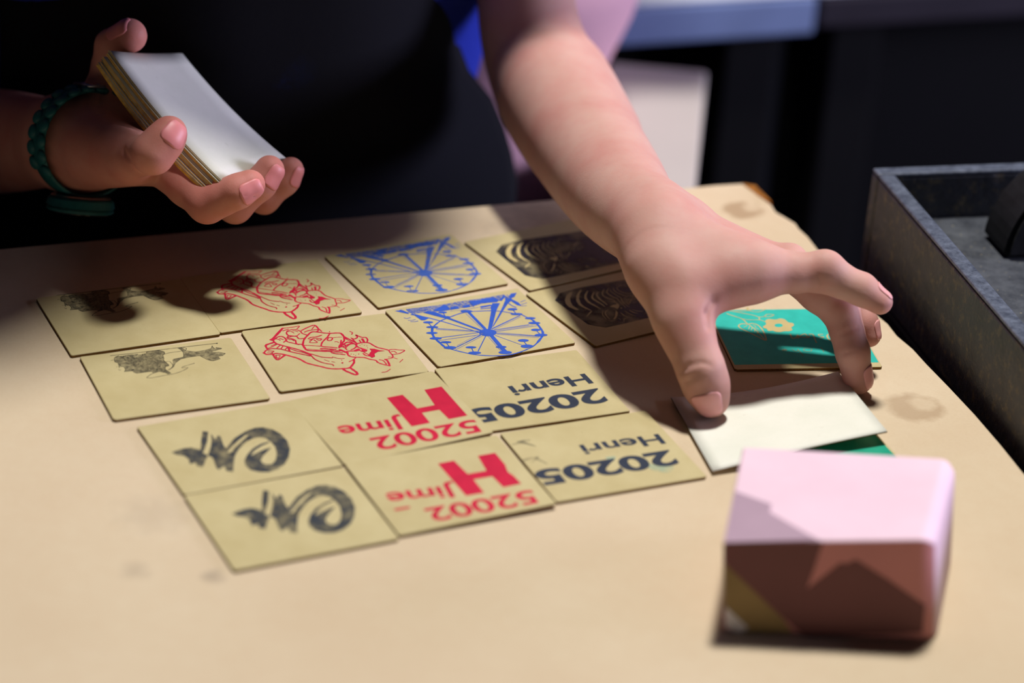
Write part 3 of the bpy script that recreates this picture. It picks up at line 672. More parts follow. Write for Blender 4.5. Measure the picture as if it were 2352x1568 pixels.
# ---- teal flower card
def rect_print(key, x0, x1, y0, y1, mat, name='ink_print'):
    o = obj(name, [(x0, y0, CT + .00003), (x1, y0, CT + .00003), (x1, y1, CT + .00003), (x0, y1, CT + .00003)], [(0, 1, 2, 3)], mat); o.parent = CARDS[key][0]
rect_print('teal', -CW / 2 + 0.0008, CW / 2 - 0.0006, -CH / 2 + 0.0042, CH / 2 - 0.0004, M_TEAL)
rect_print('green', -CW / 2 + 0.002, CW / 2 - 0.0012, -CH / 2 + 0.003, CH / 2 - 0.0008, M_GREEN)
P = Print('teal', 1650, 690, 7.84)
for w, l in [(18, [(150, 235), (215, 260), (420, 330), (500, 400), (530, 430)]), (16, [(200, 190), (265, 195), (360, 215), (600, 260), (720, 300), (740, 345)]), (13, [(440, 335), (560, 350), (740, 350), (850, 385)]), (14, [(265, 200), (400, 195), (540, 180), (640, 150)]), (14, [(540, 180), (620, 200), (740, 205), (850, 155)]), (14, [(740, 300), (820, 290), (880, 250), (1000, 260), (920, 295), (820, 290)]),
             (20, [(530, 430), (420, 420), (365, 455), (400, 500), (520, 560), (700, 650), (850, 720), (850, 660), (800, 540), (720, 450), (620, 415), (530, 430)]), (16, [(540, 430), (620, 490), (700, 560), (850, 720)]), (10, [(460, 480), (520, 455)]), (10, [(545, 520), (560, 470)]), (10, [(590, 540), (610, 490)]), (10, [(650, 560), (660, 510)]), (10, [(700, 600), (720, 560)]), (10, [(680, 470), (620, 440)]), (10, [(720, 520), (650, 480)]), (10, [(780, 560), (700, 540)]),
             (20, [(1295, 610), (1330, 680), (1400, 670), (1430, 620), (1440, 680)]), (18, [(1620, 670), (1460, 655), (1560, 600), (1620, 670), (1640, 640)]), (18, [(1630, 610), (1700, 610), (1730, 680), (1765, 760)]), (16, [(1880, 610), (1800, 615), (1830, 645), (1900, 660), (1830, 680)]), (24, [(2010, 600), (1960, 630), (1980, 690), (2050, 740)])]:
    P.stroke(w, l)
P.dot(525, 150, 26, 26)
n = 22
fl = [(800, 470), (860, 430), (845, 370), (900, 335), (1030, 345), (1110, 325), (1200, 345), (1260, 395), (1340, 410), (1360, 450), (1310, 490), (1335, 530), (1270, 555), (1190, 555), (1110, 570), (1030, 565), (980, 545), (900, 550), (870, 510), (815, 495)]
P.poly(fl, smooth=True)
P.build('bare_cut_lines', M_UNINK, 'teal', 0.00008)
P = Print('teal', 1650, 690, 7.84); P.dot(1085, 450, 75, 33); P.build('flower_centre', M_TEAL, 'teal', 0.00012)
P = Print('teal', 1650, 690, 7.84)
P.stroke(14, [(1610 + 75 * math.cos(k * .5236), 890 + 30 * math.sin(k * .5236)) for k in range(13)]); P.stroke(14, [(1330, 880), (1390, 920), (1440, 900)]); P.stroke(16, [(1430, 880), (1490, 950), (1530, 1010)]); P.dot(1190, 895, 50, 22); P.stroke(14, [(1850, 850), (1900, 930)])
P.build('faint_letters', M_TEAL_FAINT, 'teal', 0.0001)

# ---- lettering
def text_mesh(s, bold):
    cu = bpy.data.curves.new('t', 'FONT'); cu.body = s; cu.offset = bold; cu.size = 1.0; cu.resolution_u = 6
    o = bpy.data.objects.new('t', cu); C.objects.link(o)
    me = bpy.data.meshes.new_from_object(o.evaluated_get(bpy.context.evaluated_depsgraph_get()))
    bpy.data.objects.remove(o, do_unlink=True); bpy.data.curves.remove(cu)
    V = np.array([v.co[:2] for v in me.vertices]); Fc = [tuple(p.vertices) for p in me.polygons]
    bpy.data.meshes.remove(me); return V, Fc
def lettering(key, s, z0, z1, zc, mat, bold=0.03, zoom=(660, 800, 2.4), name='lettering', squeeze=None):
    """text whose baseline runs from zoom point z0 to z1 and whose capitals reach zc (given from z0)"""
    V, Fc = text_mesh(s, bold)
    x0, x1 = V[:, 0].min(), V[:, 0].max(); ycap = 0.73
    f = lambda p: to_local(key, zoom[0] + p[0] / zoom[2], zoom[1] + p[1] / zoom[2])
    A, B, T = f(z0), f(z1), f((z0[0] + zc[0], z0[1] + zc[1]))
    u = (B - A) / (x1 - x0); L = np.linalg.norm(B - A)
    up = np.array([-(B - A)[1], (B - A)[0]]) / L
    cap = abs(np.dot(T - A, up)); v = up * cap / ycap
    Q = A + (V[:, :1] - x0) * u + V[:, 1:2] * v
    bm = bmesh.new(); vs = [bm.verts.new((q[0], q[1], CT + 0.00004)) for q in Q]
    for fc in Fc:
        try: bm.faces.new([vs[i] for i in fc])
        except ValueError: pass
    bm.normal_update()
    for fc in bm.faces:
        if fc.normal.z < 0: fc.normal_flip()
    o = bmobj(name, bm, mat); o.parent = CARDS[key][0]; return o
lettering('he1', 'Henri', (1640, 140), (1212, 212), (36, 55), M_NAVY, 0.025)
lettering('he1', '20205', (1712, 222), (975, 345), (40, 76), M_NAVY, 0.035)
lettering('he2', 'Henri', (2045, 472), (1605, 535), (36, 55), M_NAVY, 0.02)
lettering('he2', '20205', (2105, 562), (1350, 680), (42, 80), M_NAVY, 0.035)
lettering('hj1', 'Jime', (632, 382), (270, 432), (34, 62), M_RED, 0.02)
lettering('hj1', '52002', (1030, 392), (450, 498), (38, 70), M_RED, 0.02)
lettering('hj2', 'Jime', (922, 752), (538, 800), (36, 66), M_RED, 0.02)
lettering('hj2', '52002', (1345, 780), (752, 886), (40, 74), M_RED, 0.02)
P = Print('hj1', 660, 800, 2.4); P.poly([(548, 272), (635, 255), (716, 330), (812, 312), (755, 228), (850, 210), (993, 370), (890, 390), (838, 338), (742, 355), (787, 410), (685, 430)]); P.build('lettering', M_RED)
P = Print('hj2', 660, 800, 2.4); P.poly([(830, 635), (918, 618), (994, 692), (1098, 674), (1050, 592), (1145, 575), (1200, 640), (1215, 680), (1245, 700), (1290, 745), (1190, 765), (1130, 705), (1026, 722), (1085, 795), (985, 812)]); P.stroke(14, [(600, 888), (668, 876)]); P.build('lettering', M_RED)
P = Print('he2', 660, 800, 2.4); P.stroke(16, [(1240, 530), (1300, 520), (1370, 540)], taper=True); P.stroke(12, [(1270, 515), (1330, 505)]); P.stroke(18, [(1290, 620), (1360, 605), (1430, 635)], taper=True); P.stroke(12, [(1350, 625), (1380, 600)]); P.build('ink_smudge', M_SMUDGE)
P = Print('he2', 660, 800, 2.4); P.poly([(1980, 620), (2020, 640), (2110, 645), (2130, 660), (2090, 685), (2000, 665)], smooth=True); P.poly([(1750, 600), (1810, 595), (1790, 625)], smooth=True); P.build('ink_smudge', M_CYAN_SMUDGE, None, 0.00002)

# ---- curved sheets: the bent white card and the held stack
def sheet(name, corner, bend, t, mat, edge, nx=14, ny=12):
    """card bent over its four corner points (TL, TR, BR, BL); bend(u, v) lifts along the normal"""
    TL_, TR_, BR_, BL_ = [np.array(c, float) for c in corner]
    nrm = np.cross(TR_ - TL_, BL_ - TL_); nrm /= np.linalg.norm(nrm)
    if nrm @ (CAM - TL_) < 0: nrm = -nrm
    V = []; Fc = []
    for side in (0, 1):
        for j in range(ny + 1):
            for i in range(nx + 1):
                u, v = i / nx, j / ny
                p = (TL_ * (1 - u) + TR_ * u) * (1 - v) + (BL_ * (1 - u) + BR_ * u) * v
                V.append(p + nrm * (bend(u, v) - side * t))
    N = (nx + 1) * (ny + 1); q = lambda i, j, s: s * N + j * (nx + 1) + i
    for j in range(ny):
        for i in range(nx):
            Fc.append((q(i, j, 0), q(i, j + 1, 0), q(i + 1, j + 1, 0), q(i + 1, j, 0)))
            Fc.append((q(i, j, 1), q(i + 1, j, 1), q(i + 1, j + 1, 1), q(i, j + 1, 1)))
    ne = len(Fc)
    for i in range(nx):
        Fc.append((q(i, 0, 0), q(i + 1, 0, 0), q(i + 1, 0, 1), q(i, 0, 1))); Fc.append((q(i + 1, ny, 0), q(i, ny, 0), q(i, ny, 1), q(i + 1, ny, 1)))
    for j in range(ny):
        Fc.append((q(0, j + 1, 0), q(0, j, 0), q(0, j, 1), q(0, j + 1, 1))); Fc.append((q(nx, j, 0), q(nx, j + 1, 0), q(nx, j + 1, 1), q(nx, j, 1)))
    o = obj(name, V, Fc, mat); me = o.data; me.materials.append(edge)
    for i, p in enumerate(me.polygons):
        if i >= ne: p.material_index = 1
        else: p.use_smooth = True
    bm = bmesh.new(); bm.from_mesh(me); bmesh.ops.recalc_face_normals(bm, faces=list(bm.faces)); bm.to_mesh(me); bm.free()
    return o
WC = [at_z(1541, 912, 0.0024), at_z(1925, 853, 0.0062), at_z(2038, 990, 0.0078), at_z(1637, 1082, 0.0022)]
wo = sheet('blank_card', WC, lambda u, v: -0.0028 * math.sin(math.pi * u) * (1 - v) ** 1.0 + 0.0008 * math.sin(math.pi * u) * v, 0.0007, M_WHITE, M_KRAFT_EDGE)
tag(wo, 'blank white card on the table being laid down under the fingertips', 'card')
# card stack held in the left-hand palm: 22 cards
SA, SB, SC_, SD = at_d(247, 124, 12), at_d(413, 130, 64), at_d(650, 370, 40), at_d(505, 424, -12)
_n = np.cross(SB - SA, SD - SA); _n /= np.linalg.norm(_n)
if _n @ (CAM - SA) < 0: _n = -_n
L_, S_ = (SD - SA) / np.linalg.norm(SD - SA), (SB - SA) / np.linalg.norm(SB - SA)
zoff = 0.0
for k in range(22):
    r = random.Random(40 + k)
    du = r.uniform(-0.0009, 0.0009) + (0.0022 if k in (6, 7, 8) else 0); dv = r.uniform(-0.0009, 0.0009) - 0.00006 * k
    if k == 0: du = dv = 0
    off = -_n * zoff + S_ * du + L_ * dv
    spread = max(0, (k - 12)) * 0.00012
    o = sheet('blank_card', [SA + off, SB + off, SC_ + off, SD + off],
              lambda u, v, s=spread: 0.0022 * (2 * v - 1) ** 2 - 0.0010 * math.sin(math.pi * u) - s * math.sin(math.pi * v), 0.00042, M_WHITE if k < 9 else M_WHITE, M_GOLD_EDGE if k > 3 else M_KRAFT, 6, 10)
    tag(o, 'topmost white card of the stack held in the open palm' if k == 0 else 'blank card below the top one in the stack held in the open palm', 'card', 'blank cards stacked in the open palm')
    zoff += 0.00043 + (0.0003 if k in (3, 8, 12, 16) else 0)
STACK_T = zoff
# ------------------------------------------------------------------ implicit bodies
def seg_dist(P, a, b, ra, rb, squash=None):
    """distance to a tapered capsule; squash = (unit axis, factor) flattens its cross-section along that axis"""
    a = np.asarray(a, np.float32); b = np.asarray(b, np.float32)
    Q = P
    f = 1.0
    if squash is not None:
        n, k = np.asarray(squash[0], np.float32), squash[1]
        m = (a + b) * 0.5
        def sq(X): return X + n * (((X - m) @ n) * (1 / k - 1))[..., None]
        Q = sq(P); a = sq(a[None])[0]; b = sq(b[None])[0]; f = min(1.0, k)
    ba = b - a; L = float(ba @ ba) + 1e-12
    h = np.clip(((Q - a) @ ba) / L, 0, 1)
    d = np.sqrt((((Q - a) - h[..., None] * ba) ** 2).sum(-1)) - (ra + (rb - ra) * h)
    return d * f
def smin(a, b, k):
    if k <= 0: return np.minimum(a, b)
    h = np.maximum(k - np.abs(a - b), 0) / k
    return np.minimum(a, b) - h * h * k * 0.25
class Body:
    """groups of capsules; capsules blend inside a group (k_in) and the group blends with what came before (k_out)"""
    def __init__(s): s.groups = []; s.cuts = []
    def add(s, prims, k_in=0.004, k_out=0.006): s.groups.append((prims, k_in, k_out)); return len(s.groups) - 1
    def cut(s, a, b, r, k=0.0012): s.cuts.append((np.array(a), np.array(b), r, k))
    def eval(s, P, only=None):
        Fv = np.full(P.shape[:-1], 0.05, np.float32)
        for gi, (prims, ki, ko) in enumerate(s.groups):
            if only is not None and gi not in only: continue
            g = None
            for p in prims:
                d = seg_dist(P, *p)
                g = d if g is None else smin(g, d, ki)
            Fv = smin(Fv, g, ko)
        for a, b, r, k in s.cuts:
            d = -seg_dist(P, a, b, r, r)
            Fv = -smin(-Fv, -d, k)
        return Fv
    def bbox(s, prims):
        lo = np.min([np.minimum(np.array(p[0]) - p[2], np.array(p[1]) - p[3]) for p in prims], 0)
        hi = np.max([np.maximum(np.array(p[0]) + p[2], np.array(p[1]) + p[3]) for p in prims], 0)
        return lo, hi
    def mesh(s, h):
        lo = np.min([s.bbox(g[0])[0] for g in s.groups], 0) - 3 * h; hi = np.max([s.bbox(g[0])[1] for g in s.groups], 0) + 3 * h
        n = np.ceil((hi - lo) / h).astype(int) + 1
        Fv = np.full(n, 0.05, np.float32)
        axes = [(lo[i] + h * np.arange(n[i])).astype(np.float32) for i in range(3)]
        def sub(l, u):
            i0 = np.maximum(np.floor((l - lo) / h).astype(int), 0); i1 = np.minimum(np.ceil((u - lo) / h).astype(int) + 1, n)
            sl = tuple(slice(a, b) for a, b in zip(i0, i1))
            P = np.stack(np.meshgrid(*[axes[i][sl[i]] for i in range(3)], indexing='ij'), -1)
            return sl, P
        for prims, ki, ko in s.groups:
            m = max(ko, ki) + 3 * h
            gl, gu = s.bbox(prims)
            sl, _ = None, None
            i0 = np.maximum(np.floor((gl - m - lo) / h).astype(int), 0); i1 = np.minimum(np.ceil((gu + m - lo) / h).astype(int) + 1, n)
            gsl = tuple(slice(a, b) for a, b in zip(i0, i1))
            g = np.full([b - a for a, b in zip(i0, i1)], 0.05, np.float32)
            for p in prims:
                pl, pu = s.bbox([p])
                j0 = np.maximum(np.floor((pl - m - lo) / h).astype(int), i0); j1 = np.minimum(np.ceil((pu + m - lo) / h).astype(int) + 1, i1)
                P = np.stack(np.meshgrid(*[axes[i][j0[i]:j1[i]] for i in range(3)], indexing='ij'), -1)
                loc = tuple(slice(a - c, b - c) for a, b, c in zip(j0, j1, i0))
                g[loc] = smin(g[loc], seg_dist(P, *p), ki)
            Fv[gsl] = smin(Fv[gsl], g, ko)
        for a, b, r, k in s.cuts:
            sl, P = sub(np.minimum(a, b) - r - 4 * k - 2 * h, np.maximum(a, b) + r + 4 * k + 2 * h)
            Fv[sl] = -smin(-Fv[sl], seg_dist(P, a, b, r, r), k)
        return surface_nets(Fv, lo, h)
def surface_nets(Fv, lo, h):
    nx, ny, nz = Fv.shape
    S = Fv < 0
    cnt = np.zeros((nx - 1, ny - 1, nz - 1), np.int8)
    for dx in (0, 1):
        for dy in (0, 1):
            for dz in (0, 1): cnt += S[dx:nx - 1 + dx, dy:ny - 1 + dy, dz:nz - 1 + dz]
    act = (cnt > 0) & (cnt < 8)
    I, J, K = np.nonzero(act)
    idx = np.full(act.shape, -1, np.int32); idx[I, J, K] = np.arange(len(I))
    pos = np.zeros((len(I), 3)); num = np.zeros(len(I))
    cor = [(a, b, c) for a in (0, 1) for b in (0, 1) for c in (0, 1)]
    for a in cor:
        for ax in range(3):
            if a[ax] == 1: continue
            b = list(a); b[ax] = 1
            f0 = Fv[I + a[0], J + a[1], K + a[2]]; f1 = Fv[I + b[0], J + b[1], K + b[2]]
            cr = (f0 < 0) != (f1 < 0)
            t = np.where(cr, f0 / np.where(cr, f0 - f1, 1), 0)
            p = np.array(a, float)[None] + t[:, None] * np.eye(3)[ax][None]
            pos += p * cr[:, None]; num += cr
    V = lo + h * (np.stack([I, J, K], 1) + pos / num[:, None])
    quads = []
    for ax in range(3):
        o1, o2 = (ax + 1) % 3, (ax + 2) % 3
        sa = [slice(1, -1)] * 3; sa[ax] = slice(0, Fv.shape[ax] - 1); sb = list(sa); sb[ax] = slice(1, Fv.shape[ax])
        A, B = S[tuple(sa)], S[tuple(sb)]
        for flip in (False, True):
            m = (A & ~B) if not flip else (~A & B)
            p = np.stack(np.nonzero(m), 1)
            for i in range(3):
                if i != ax: p[:, i] += 1
            q = []
            for d1, d2 in ((0, 0), (-1, 0), (-1, -1), (0, -1)):
                c = p.copy(); c[:, o1] += d1; c[:, o2] += d2
                q.append(idx[c[:, 0], c[:, 1], c[:, 2]])
            q = np.stack(q, 1)
            quads.append(q[:, ::-1] if flip else q)
    Q = np.concatenate(quads); Q = Q[(Q >= 0).all(1)]
    # light Laplacian smoothing
    for it in range(2):
        acc = np.zeros_like(V); w = np.zeros(len(V))
        for a, b in ((0, 1), (1, 2), (2, 3), (3, 0)):
            np.add.at(acc, Q[:, a], V[Q[:, b]]); np.add.at(acc, Q[:, b], V[Q[:, a]])
            np.add.at(w, Q[:, a], 1); np.add.at(w, Q[:, b], 1)
        V = V * 0.5 + 0.5 * acc / np.maximum(w, 1)[:, None]
    return V, Q
def fast_obj(name, V, Q, mat, parent=None):
    me = bpy.data.meshes.new(name)
    me.vertices.add(len(V)); me.vertices.foreach_set('co', np.asarray(V, np.float32).ravel())
    me.loops.add(Q.size); me.loops.foreach_set('vertex_index', Q.ravel().astype(np.int32))
    me.polygons.add(len(Q)); me.polygons.foreach_set('loop_start', np.arange(0, Q.size, 4, dtype=np.int32))
    me.update(calc_edges=True); me.validate()
    me.polygons.foreach_set('use_smooth', np.ones(len(me.polygons), bool))
    o = bpy.data.objects.new(name, me); C.objects.link(o)
    me.materials.append(mat)
    if parent: o.parent = parent; o.matrix_parent_inverse = Matrix.Translation(-Vector(parent.location))
    return o
def add_flush(o, V, spots):
    f = np.zeros(len(V))
    for p, r, a in spots:
        d = np.linalg.norm(V - p, axis=1); f = np.maximum(f, a * np.clip(1 - d / r, 0, 1) ** 1.0)
    at = o.data.attributes.new('flush', 'FLOAT', 'POINT'); at.data.foreach_set('value', f.astype(np.float32))
def chain(pts, ks=None):
    """pts: (point, radius) list -> capsules"""
    return [(pts[i][0], pts[i + 1][0], pts[i][1], pts[i + 1][1]) for i in range(len(pts) - 1)]
def spline_chain(pts, n=4):
    P = smooth_line(np.array([list(p) + [r] for p, r in pts]), n)
    return [(P[i][:3], P[i + 1][:3], P[i][3], P[i + 1][3]) for i in range(len(P) - 1)]
def J(px, py, d, r): return (at_d(px, py, d), rpx(r, d))
def Jz(px, py, z, r):
    p = at_z(px, py, z); d = (p - CAM) @ FW - DIST
    return (p, rpx(r, d * 1000))
def nail(body, gid, dip, tip, dorsal, mat, parent, wid=0.80, l0=-0.95, l1=0.62, lift=0.00020, spread=52):
    """a curved plate laid on the dorsal side of a fingertip"""
    c = np.array(tip[0]); r = tip[1]; ax = c - np.array(dip[0]); ax /= np.linalg.norm(ax)
    dr = dorsal - ax * (dorsal @ ax); dr /= np.linalg.norm(dr); sd = np.cross(ax, dr)
    nu, nv = 12, 10; P0 = []; dirs = []
    for j in range(nv + 1):
        v = j / nv
        s = r * (l0 + (l1 - l0) * v)
        for i in range(nu + 1):
            u = 2 * i / nu - 1
            e = 1.0
            if v < 0.3: e = math.sqrt(max(0.0, 1 - ((0.3 - v) / 0.3) ** 2)) * 0.55 + 0.45
            if v > 0.78: e = math.sqrt(max(0.0, 1 - ((v - 0.78) / 0.26) ** 2)) * 0.6 + 0.4
            th = math.radians(spread) * u * e * wid
            dd = dr * math.cos(th) + sd * math.sin(th)
            P0.append(c + ax * s + dd * r * 2.2 * 0 + dd * r * 1.9); dirs.append(dd)
    P0 = np.array(P0, np.float32); dirs = np.array(dirs, np.float32)
    for it in range(40):
        d = body.eval(P0, [gid]) - lift
        P0 = P0 - dirs * d[:, None] * 0.8
    N = (nu + 1) * (nv + 1)
    V = np.vstack([P0, P0 - dirs * 0.0007]); Fc = []
    q = lambda i, j, s: s * N + j * (nu + 1) + i
    for j in range(nv):
        for i in range(nu):
            Fc.append((q(i, j, 0), q(i + 1, j, 0), q(i + 1, j + 1, 0), q(i, j + 1, 0))); Fc.append((q(i, j, 1), q(i, j + 1, 1), q(i + 1, j + 1, 1), q(i + 1, j, 1)))
    for i in range(nu):
        Fc.append((q(i, 0, 0), q(i, 0, 1), q(i + 1, 0, 1), q(i + 1, 0, 0))); Fc.append((q(i, nv, 0), q(i + 1, nv, 0), q(i + 1, nv, 1), q(i, nv, 1)))
    for j in range(nv):
        Fc.append((q(0, j, 0), q(0, j + 1, 0), q(0, j + 1, 1), q(0, j, 1))); Fc.append((q(nu, j, 0), q(nu, j, 1), q(nu, j + 1, 1), q(nu, j + 1, 0)))
    o = obj('fingernail', V, Fc, mat, None, True)
    bm = bmesh.new(); bm.from_mesh(o.data); bmesh.ops.recalc_face_normals(bm, faces=list(bm.faces)); bm.to_mesh(o.data); bm.free()
    o.parent = parent
    return o

def coarse_person(sh_mid, sh_half, hip, axis, front, arms, head, feet_z=FLOOR_Z):
    """prims for torso, neck, head and legs; axis = unit vector across the shoulders, front = facing direction"""
    up = np.array([0, 0, 1.0]); T = []
    chest = sh_mid + np.array([0, 0, -0.07])
    for s in (-1, 1):
        T.append((sh_mid + axis * s * sh_half * 0.72 - up * 0.02, chest + axis * s * sh_half * 0.45 - up * 0.06, 0.055, 0.075))
        T.append((chest + axis * s * sh_half * 0.42 - up * 0.05, hip + axis * s * 0.055, 0.078, 0.085))
    T.append((sh_mid - axis * sh_half * 0.7, sh_mid + axis * sh_half * 0.7, 0.05, 0.05))
    neck = sh_mid + (head - sh_mid) * 0.45
    H = [(sh_mid, neck, 0.048, 0.043), (neck, head - up * 0.02, 0.043, 0.05)]
    K = [(head + front * 0.01, head + up * 0.045 - front * 0.012, 0.074, 0.086), (head - up * 0.055 + front * 0.035, head - up * 0.02 + front * 0.03, 0.034, 0.05)]
    N = [(head - up * 0.008 + front * 0.088, head + up * 0.028 + front * 0.086, 0.010, 0.005), (head - up * 0.035 + front * 0.075 - axis * 0.015, head - up * 0.035 + front * 0.075 + axis * 0.015, 0.008, 0.008)]
    for s in (-1, 1): N.append((head + axis * s * 0.078 + up * 0.02, head + axis * s * 0.078 - up * 0.02, 0.012, 0.008))
    Lg = []
    for s in (-1, 1):
        h = hip + axis * s * 0.075 - up * 0.03; kn = np.array([h[0], h[1], (h[2] + feet_z) * 0.48]) + front * 0.02; an = np.array([h[0], h[1], feet_z + 0.075])
        Lg += [(h, kn, 0.075, 0.05), (kn, an, 0.05, 0.032)]
    return T, H, K, N, Lg
def join_meshes(parts):
    V = []; Q = []; o = 0
    for v, q in parts: V.append(v); Q.append(q + o); o += len(v)
    return np.vstack(V), np.vstack(Q)
def cloth_from(prims_groups, grow, h, name, mat, parent, k=0.03):
    b = Body()
    for pr in prims_groups: b.add([(p[0], p[1], p[2] + grow, p[3] + grow) + tuple(p[4:]) for p in pr], k, k)
    V, Q = b.mesh(h); return fast_obj(name, V, Q, mat, parent)
M_SHIRT = fabric('blue_shirt_cloth', srgb(38, 56, 176), 1200, 0.2).m
M_NAVYC = fabric('navy_trouser_cloth', srgb(20, 22, 36), 1200, 0.3).m
M_DARKC = fabric('charcoal_cloth', srgb(24, 24, 30), 1200, 0.3).m
M_MAUVE = fabric('mauve_cloth', srgb(226, 178, 192), 500, 0.12).m
M_HAIR = plain('brown_hair', srgb(60, 40, 28), 0.5, 0.4, 200, 0.5, 0.6, 600)
M_SHOE = plain('dark_shoe', srgb(28, 28, 30), 0.6, 0.3)
def shoes_and_hair(parent, legs, front, axis, head, shade_locks=(), up=np.array([0, 0, 1.0])):
    for (a, b, *_r) in (legs[1], legs[3]):
        bs = Body(); f = np.array([b[0], b[1], FLOOR_Z + 0.035])
        bs.add([(f - front * 0.03, f + front * 0.09, 0.035, 0.028), (f, f + up * 0.04, 0.036, 0.036)], 0.02, 0.02)
        V, Q = bs.mesh(0.007); V[:, 2] = np.maximum(V[:, 2], FLOOR_Z + 0.0005); fast_obj('shoe', V, Q, M_SHOE, parent)
    bh = Body(); bh.add([(head + up * 0.05 - front * 0.028, head + up * 0.055 - front * 0.02, 0.092, 0.092), (head - front * 0.055, head - front * 0.05 - up * 0.07, 0.06, 0.04)], 0.02, 0.02)
    for a_, b_, r0, r1 in shade_locks: bh.add([(a_, b_, r0, r1)], 0.01, 0.03)  # unseen side locks, added to widen the head's shadow
    V, Q = bh.mesh(0.006); fast_obj('hair', V, Q, M_HAIR, parent)

# ================================================================== person reaching over the table
def person_reaching():
    root = empty('person', tuple(AB(-0.065, 0.31, FLOOR_Z)))
    hand = Body()
    # forearm and wrist
    arm = [J(1512, 528, -26, 92), J(1455, 487, 4, 103), J(1405, 424, 44, 119), J(1345, 335, 90, 126), J(1290, 246, 128, 129), J(1245, 159, 160, 119), J(1212, 40, 166, 108), J(1205, -130, 172, 108)]
    pn = camvec(-0.15, 0.25, -0.95)
    hand.add(spline_chain(arm), 0.004, 0.0)
    hand.add([(at_d(1255, 205, 128), at_d(1300, 300, 100), rpx(86, 128), rpx(70, 100)), (at_d(1310, 190, 150), at_d(1380, 320, 100), rpx(80, 150), rpx(70, 100))], 0.01, 0.014)
    # back of the hand: fan of metacarpals
    wr = J(1530, 548, -36, 82)
    mc_i, mc_m, mc_r, mc_p = J(1742, 622, -50, 60), J(1802, 612, -32, 44), J(1798, 612, -14, 42), J(1770, 602, 2, 38)
    hand.add([(wr[0], mc_i[0], rpx(84, -36), mc_i[1]), (at_d(1520, 520, -16), mc_m[0], rpx(70, -16), mc_m[1]), (at_d(1520, 515, -8), mc_r[0], rpx(60, -8), mc_r[1]), (at_d(1515, 515, -2), mc_p[0], rpx(55, 12), mc_p[1])], 0.010, 0.012)
    # thumb ball and web
    cmc = J(1512, 612, -48, 66); mcp = J(1566, 735, -62, 58)
    hand.add([(cmc[0], mcp[0], cmc[1], mcp[1]), (at_d(1500, 545, -34), cmc[0], rpx(80, -34), cmc[1]), (at_d(1570, 640, -52), at_d(1690, 628, -52), rpx(74, -52), rpx(62, -52)), (at_d(1580, 670, -56), at_d(1655, 650, -54), rpx(60, -56), rpx(52, -54))], 0.012, 0.012)
    # digits
    ip = J(1609, 846, -66, 53); tt = Jz(1633, 917, 0.0106, 43)
    mid_t = ((ip[0] * 0.45 + tt[0] * 0.55), rpx(51, -66))
    g_th = hand.add(chain([mcp, (mcp[0] * .5 + ip[0] * .5, rpx(55, -70)), ip, mid_t, tt]), 0.004, 0.008)
    pip_i, dip_i, tip_i = J(1890, 628, -46, 43), J(1978, 664, -46, 37), J(2021, 693, -46, 30)
    g_ix = hand.add(chain([mc_i, (mc_i[0] * .45 + pip_i[0] * .55, rpx(46, -50)), pip_i, (pip_i[0] * .5 + dip_i[0] * .5, rpx(38, -55)), dip_i, tip_i]), 0.003, 0.006)
    pip_m, dip_m, tip_m = J(1932, 716, -30, 42), J(1958, 806, -32, 38), Jz(1971, 871, 0.0074, 35)
    g_mi = hand.add(chain([mc_m, (mc_m[0] * .4 + pip_m[0] * .6, rpx(42, -32)), pip_m, (pip_m[0] * .5 + dip_m[0] * .5, rpx(38, -44)), dip_m, tip_m]), 0.003, 0.0015)
    pip_r, dip_r, tip_r = J(1945, 688, -12, 36), J(1985, 742, -14, 31), J(1996, 770, -14, 28)
    g_ri = hand.add(chain([mc_r, pip_r, dip_r, tip_r]), 0.003, 0.0012)
    pip_p, dip_p, tip_p = J(1880, 655, 6, 32), J(1920, 700, 6, 28), J(1930, 722, 4, 25)
    g_pi = hand.add(chain([mc_p, pip_p, dip_p, tip_p]), 0.003, 0.0012)
    # knuckle bumps, wrist bone
    hand.add([(at_d(1820, 590, -34), at_d(1822, 592, -34), rpx(24, -34), rpx(24, -34)), (at_d(1897, 606, -50), at_d(1903, 608, -50), rpx(26, -50), rpx(26, -50)), (at_d(1590, 497, -14), at_d(1600, 505, -14), rpx(26, -14), rpx(26, -14))], 0.002, 0.008)
    # creases
    def crease(px0, px1, d0, r=0.0007, k=0.0016):
        hand.cut(at_d(*px0, d0), at_d(*px1, d0), r, k)
    def surf_crease(pts, gids, r=0.00045, k=0.0014):
        q = []
        for px, py in pts:
            a, b = 0.94, 1.45
            o, dr = CAM, ray(px, py)
            t = DIST - 0.14
            for _ in range(120):
                t += float(hand.eval((o + dr * t)[None].astype(np.float32))[0]) * 0.7
            q.append(o + dr * t)
        for i in range(len(q) - 1): hand.cut(q[i], q[i + 1], r, k)
    surf_crease([(1562, 858), (1585, 838), (1612, 832), (1634, 838)], None)
    surf_crease([(1572, 880), (1592, 868), (1606, 858)], None, 0.0004)
    surf_crease([(1600, 896), (1622, 886), (1648, 898)], None, 0.0003, 0.001)
    surf_crease([(1880, 632), (1884, 648), (1880, 664)], None, 0.0003, 0.001)
    surf_crease([(1925, 770), (1950, 760), (1975, 752)], None, 0.0003, 0.001)
    surf_crease([(1930, 815), (1960, 806)], None, 0.0003, 0.001)
    surf_crease([(1640, 690), (1625, 720), (1628, 750)], None, 0.0005, 0.003)
    Vh, Qh = hand.mesh(0.00105)
    # torso, head, legs (hidden by clothes, apron and the frame)
    HEAD = np.array([-0.158, 0.108, 0.49]); shm = AB(-0.062, 0.258, 0.31); ax = E1; fr = -E2  # unseen head, posed so its shadow falls on the back-left table
    sh_r = np.array([0.006, 0.236, 0.30])
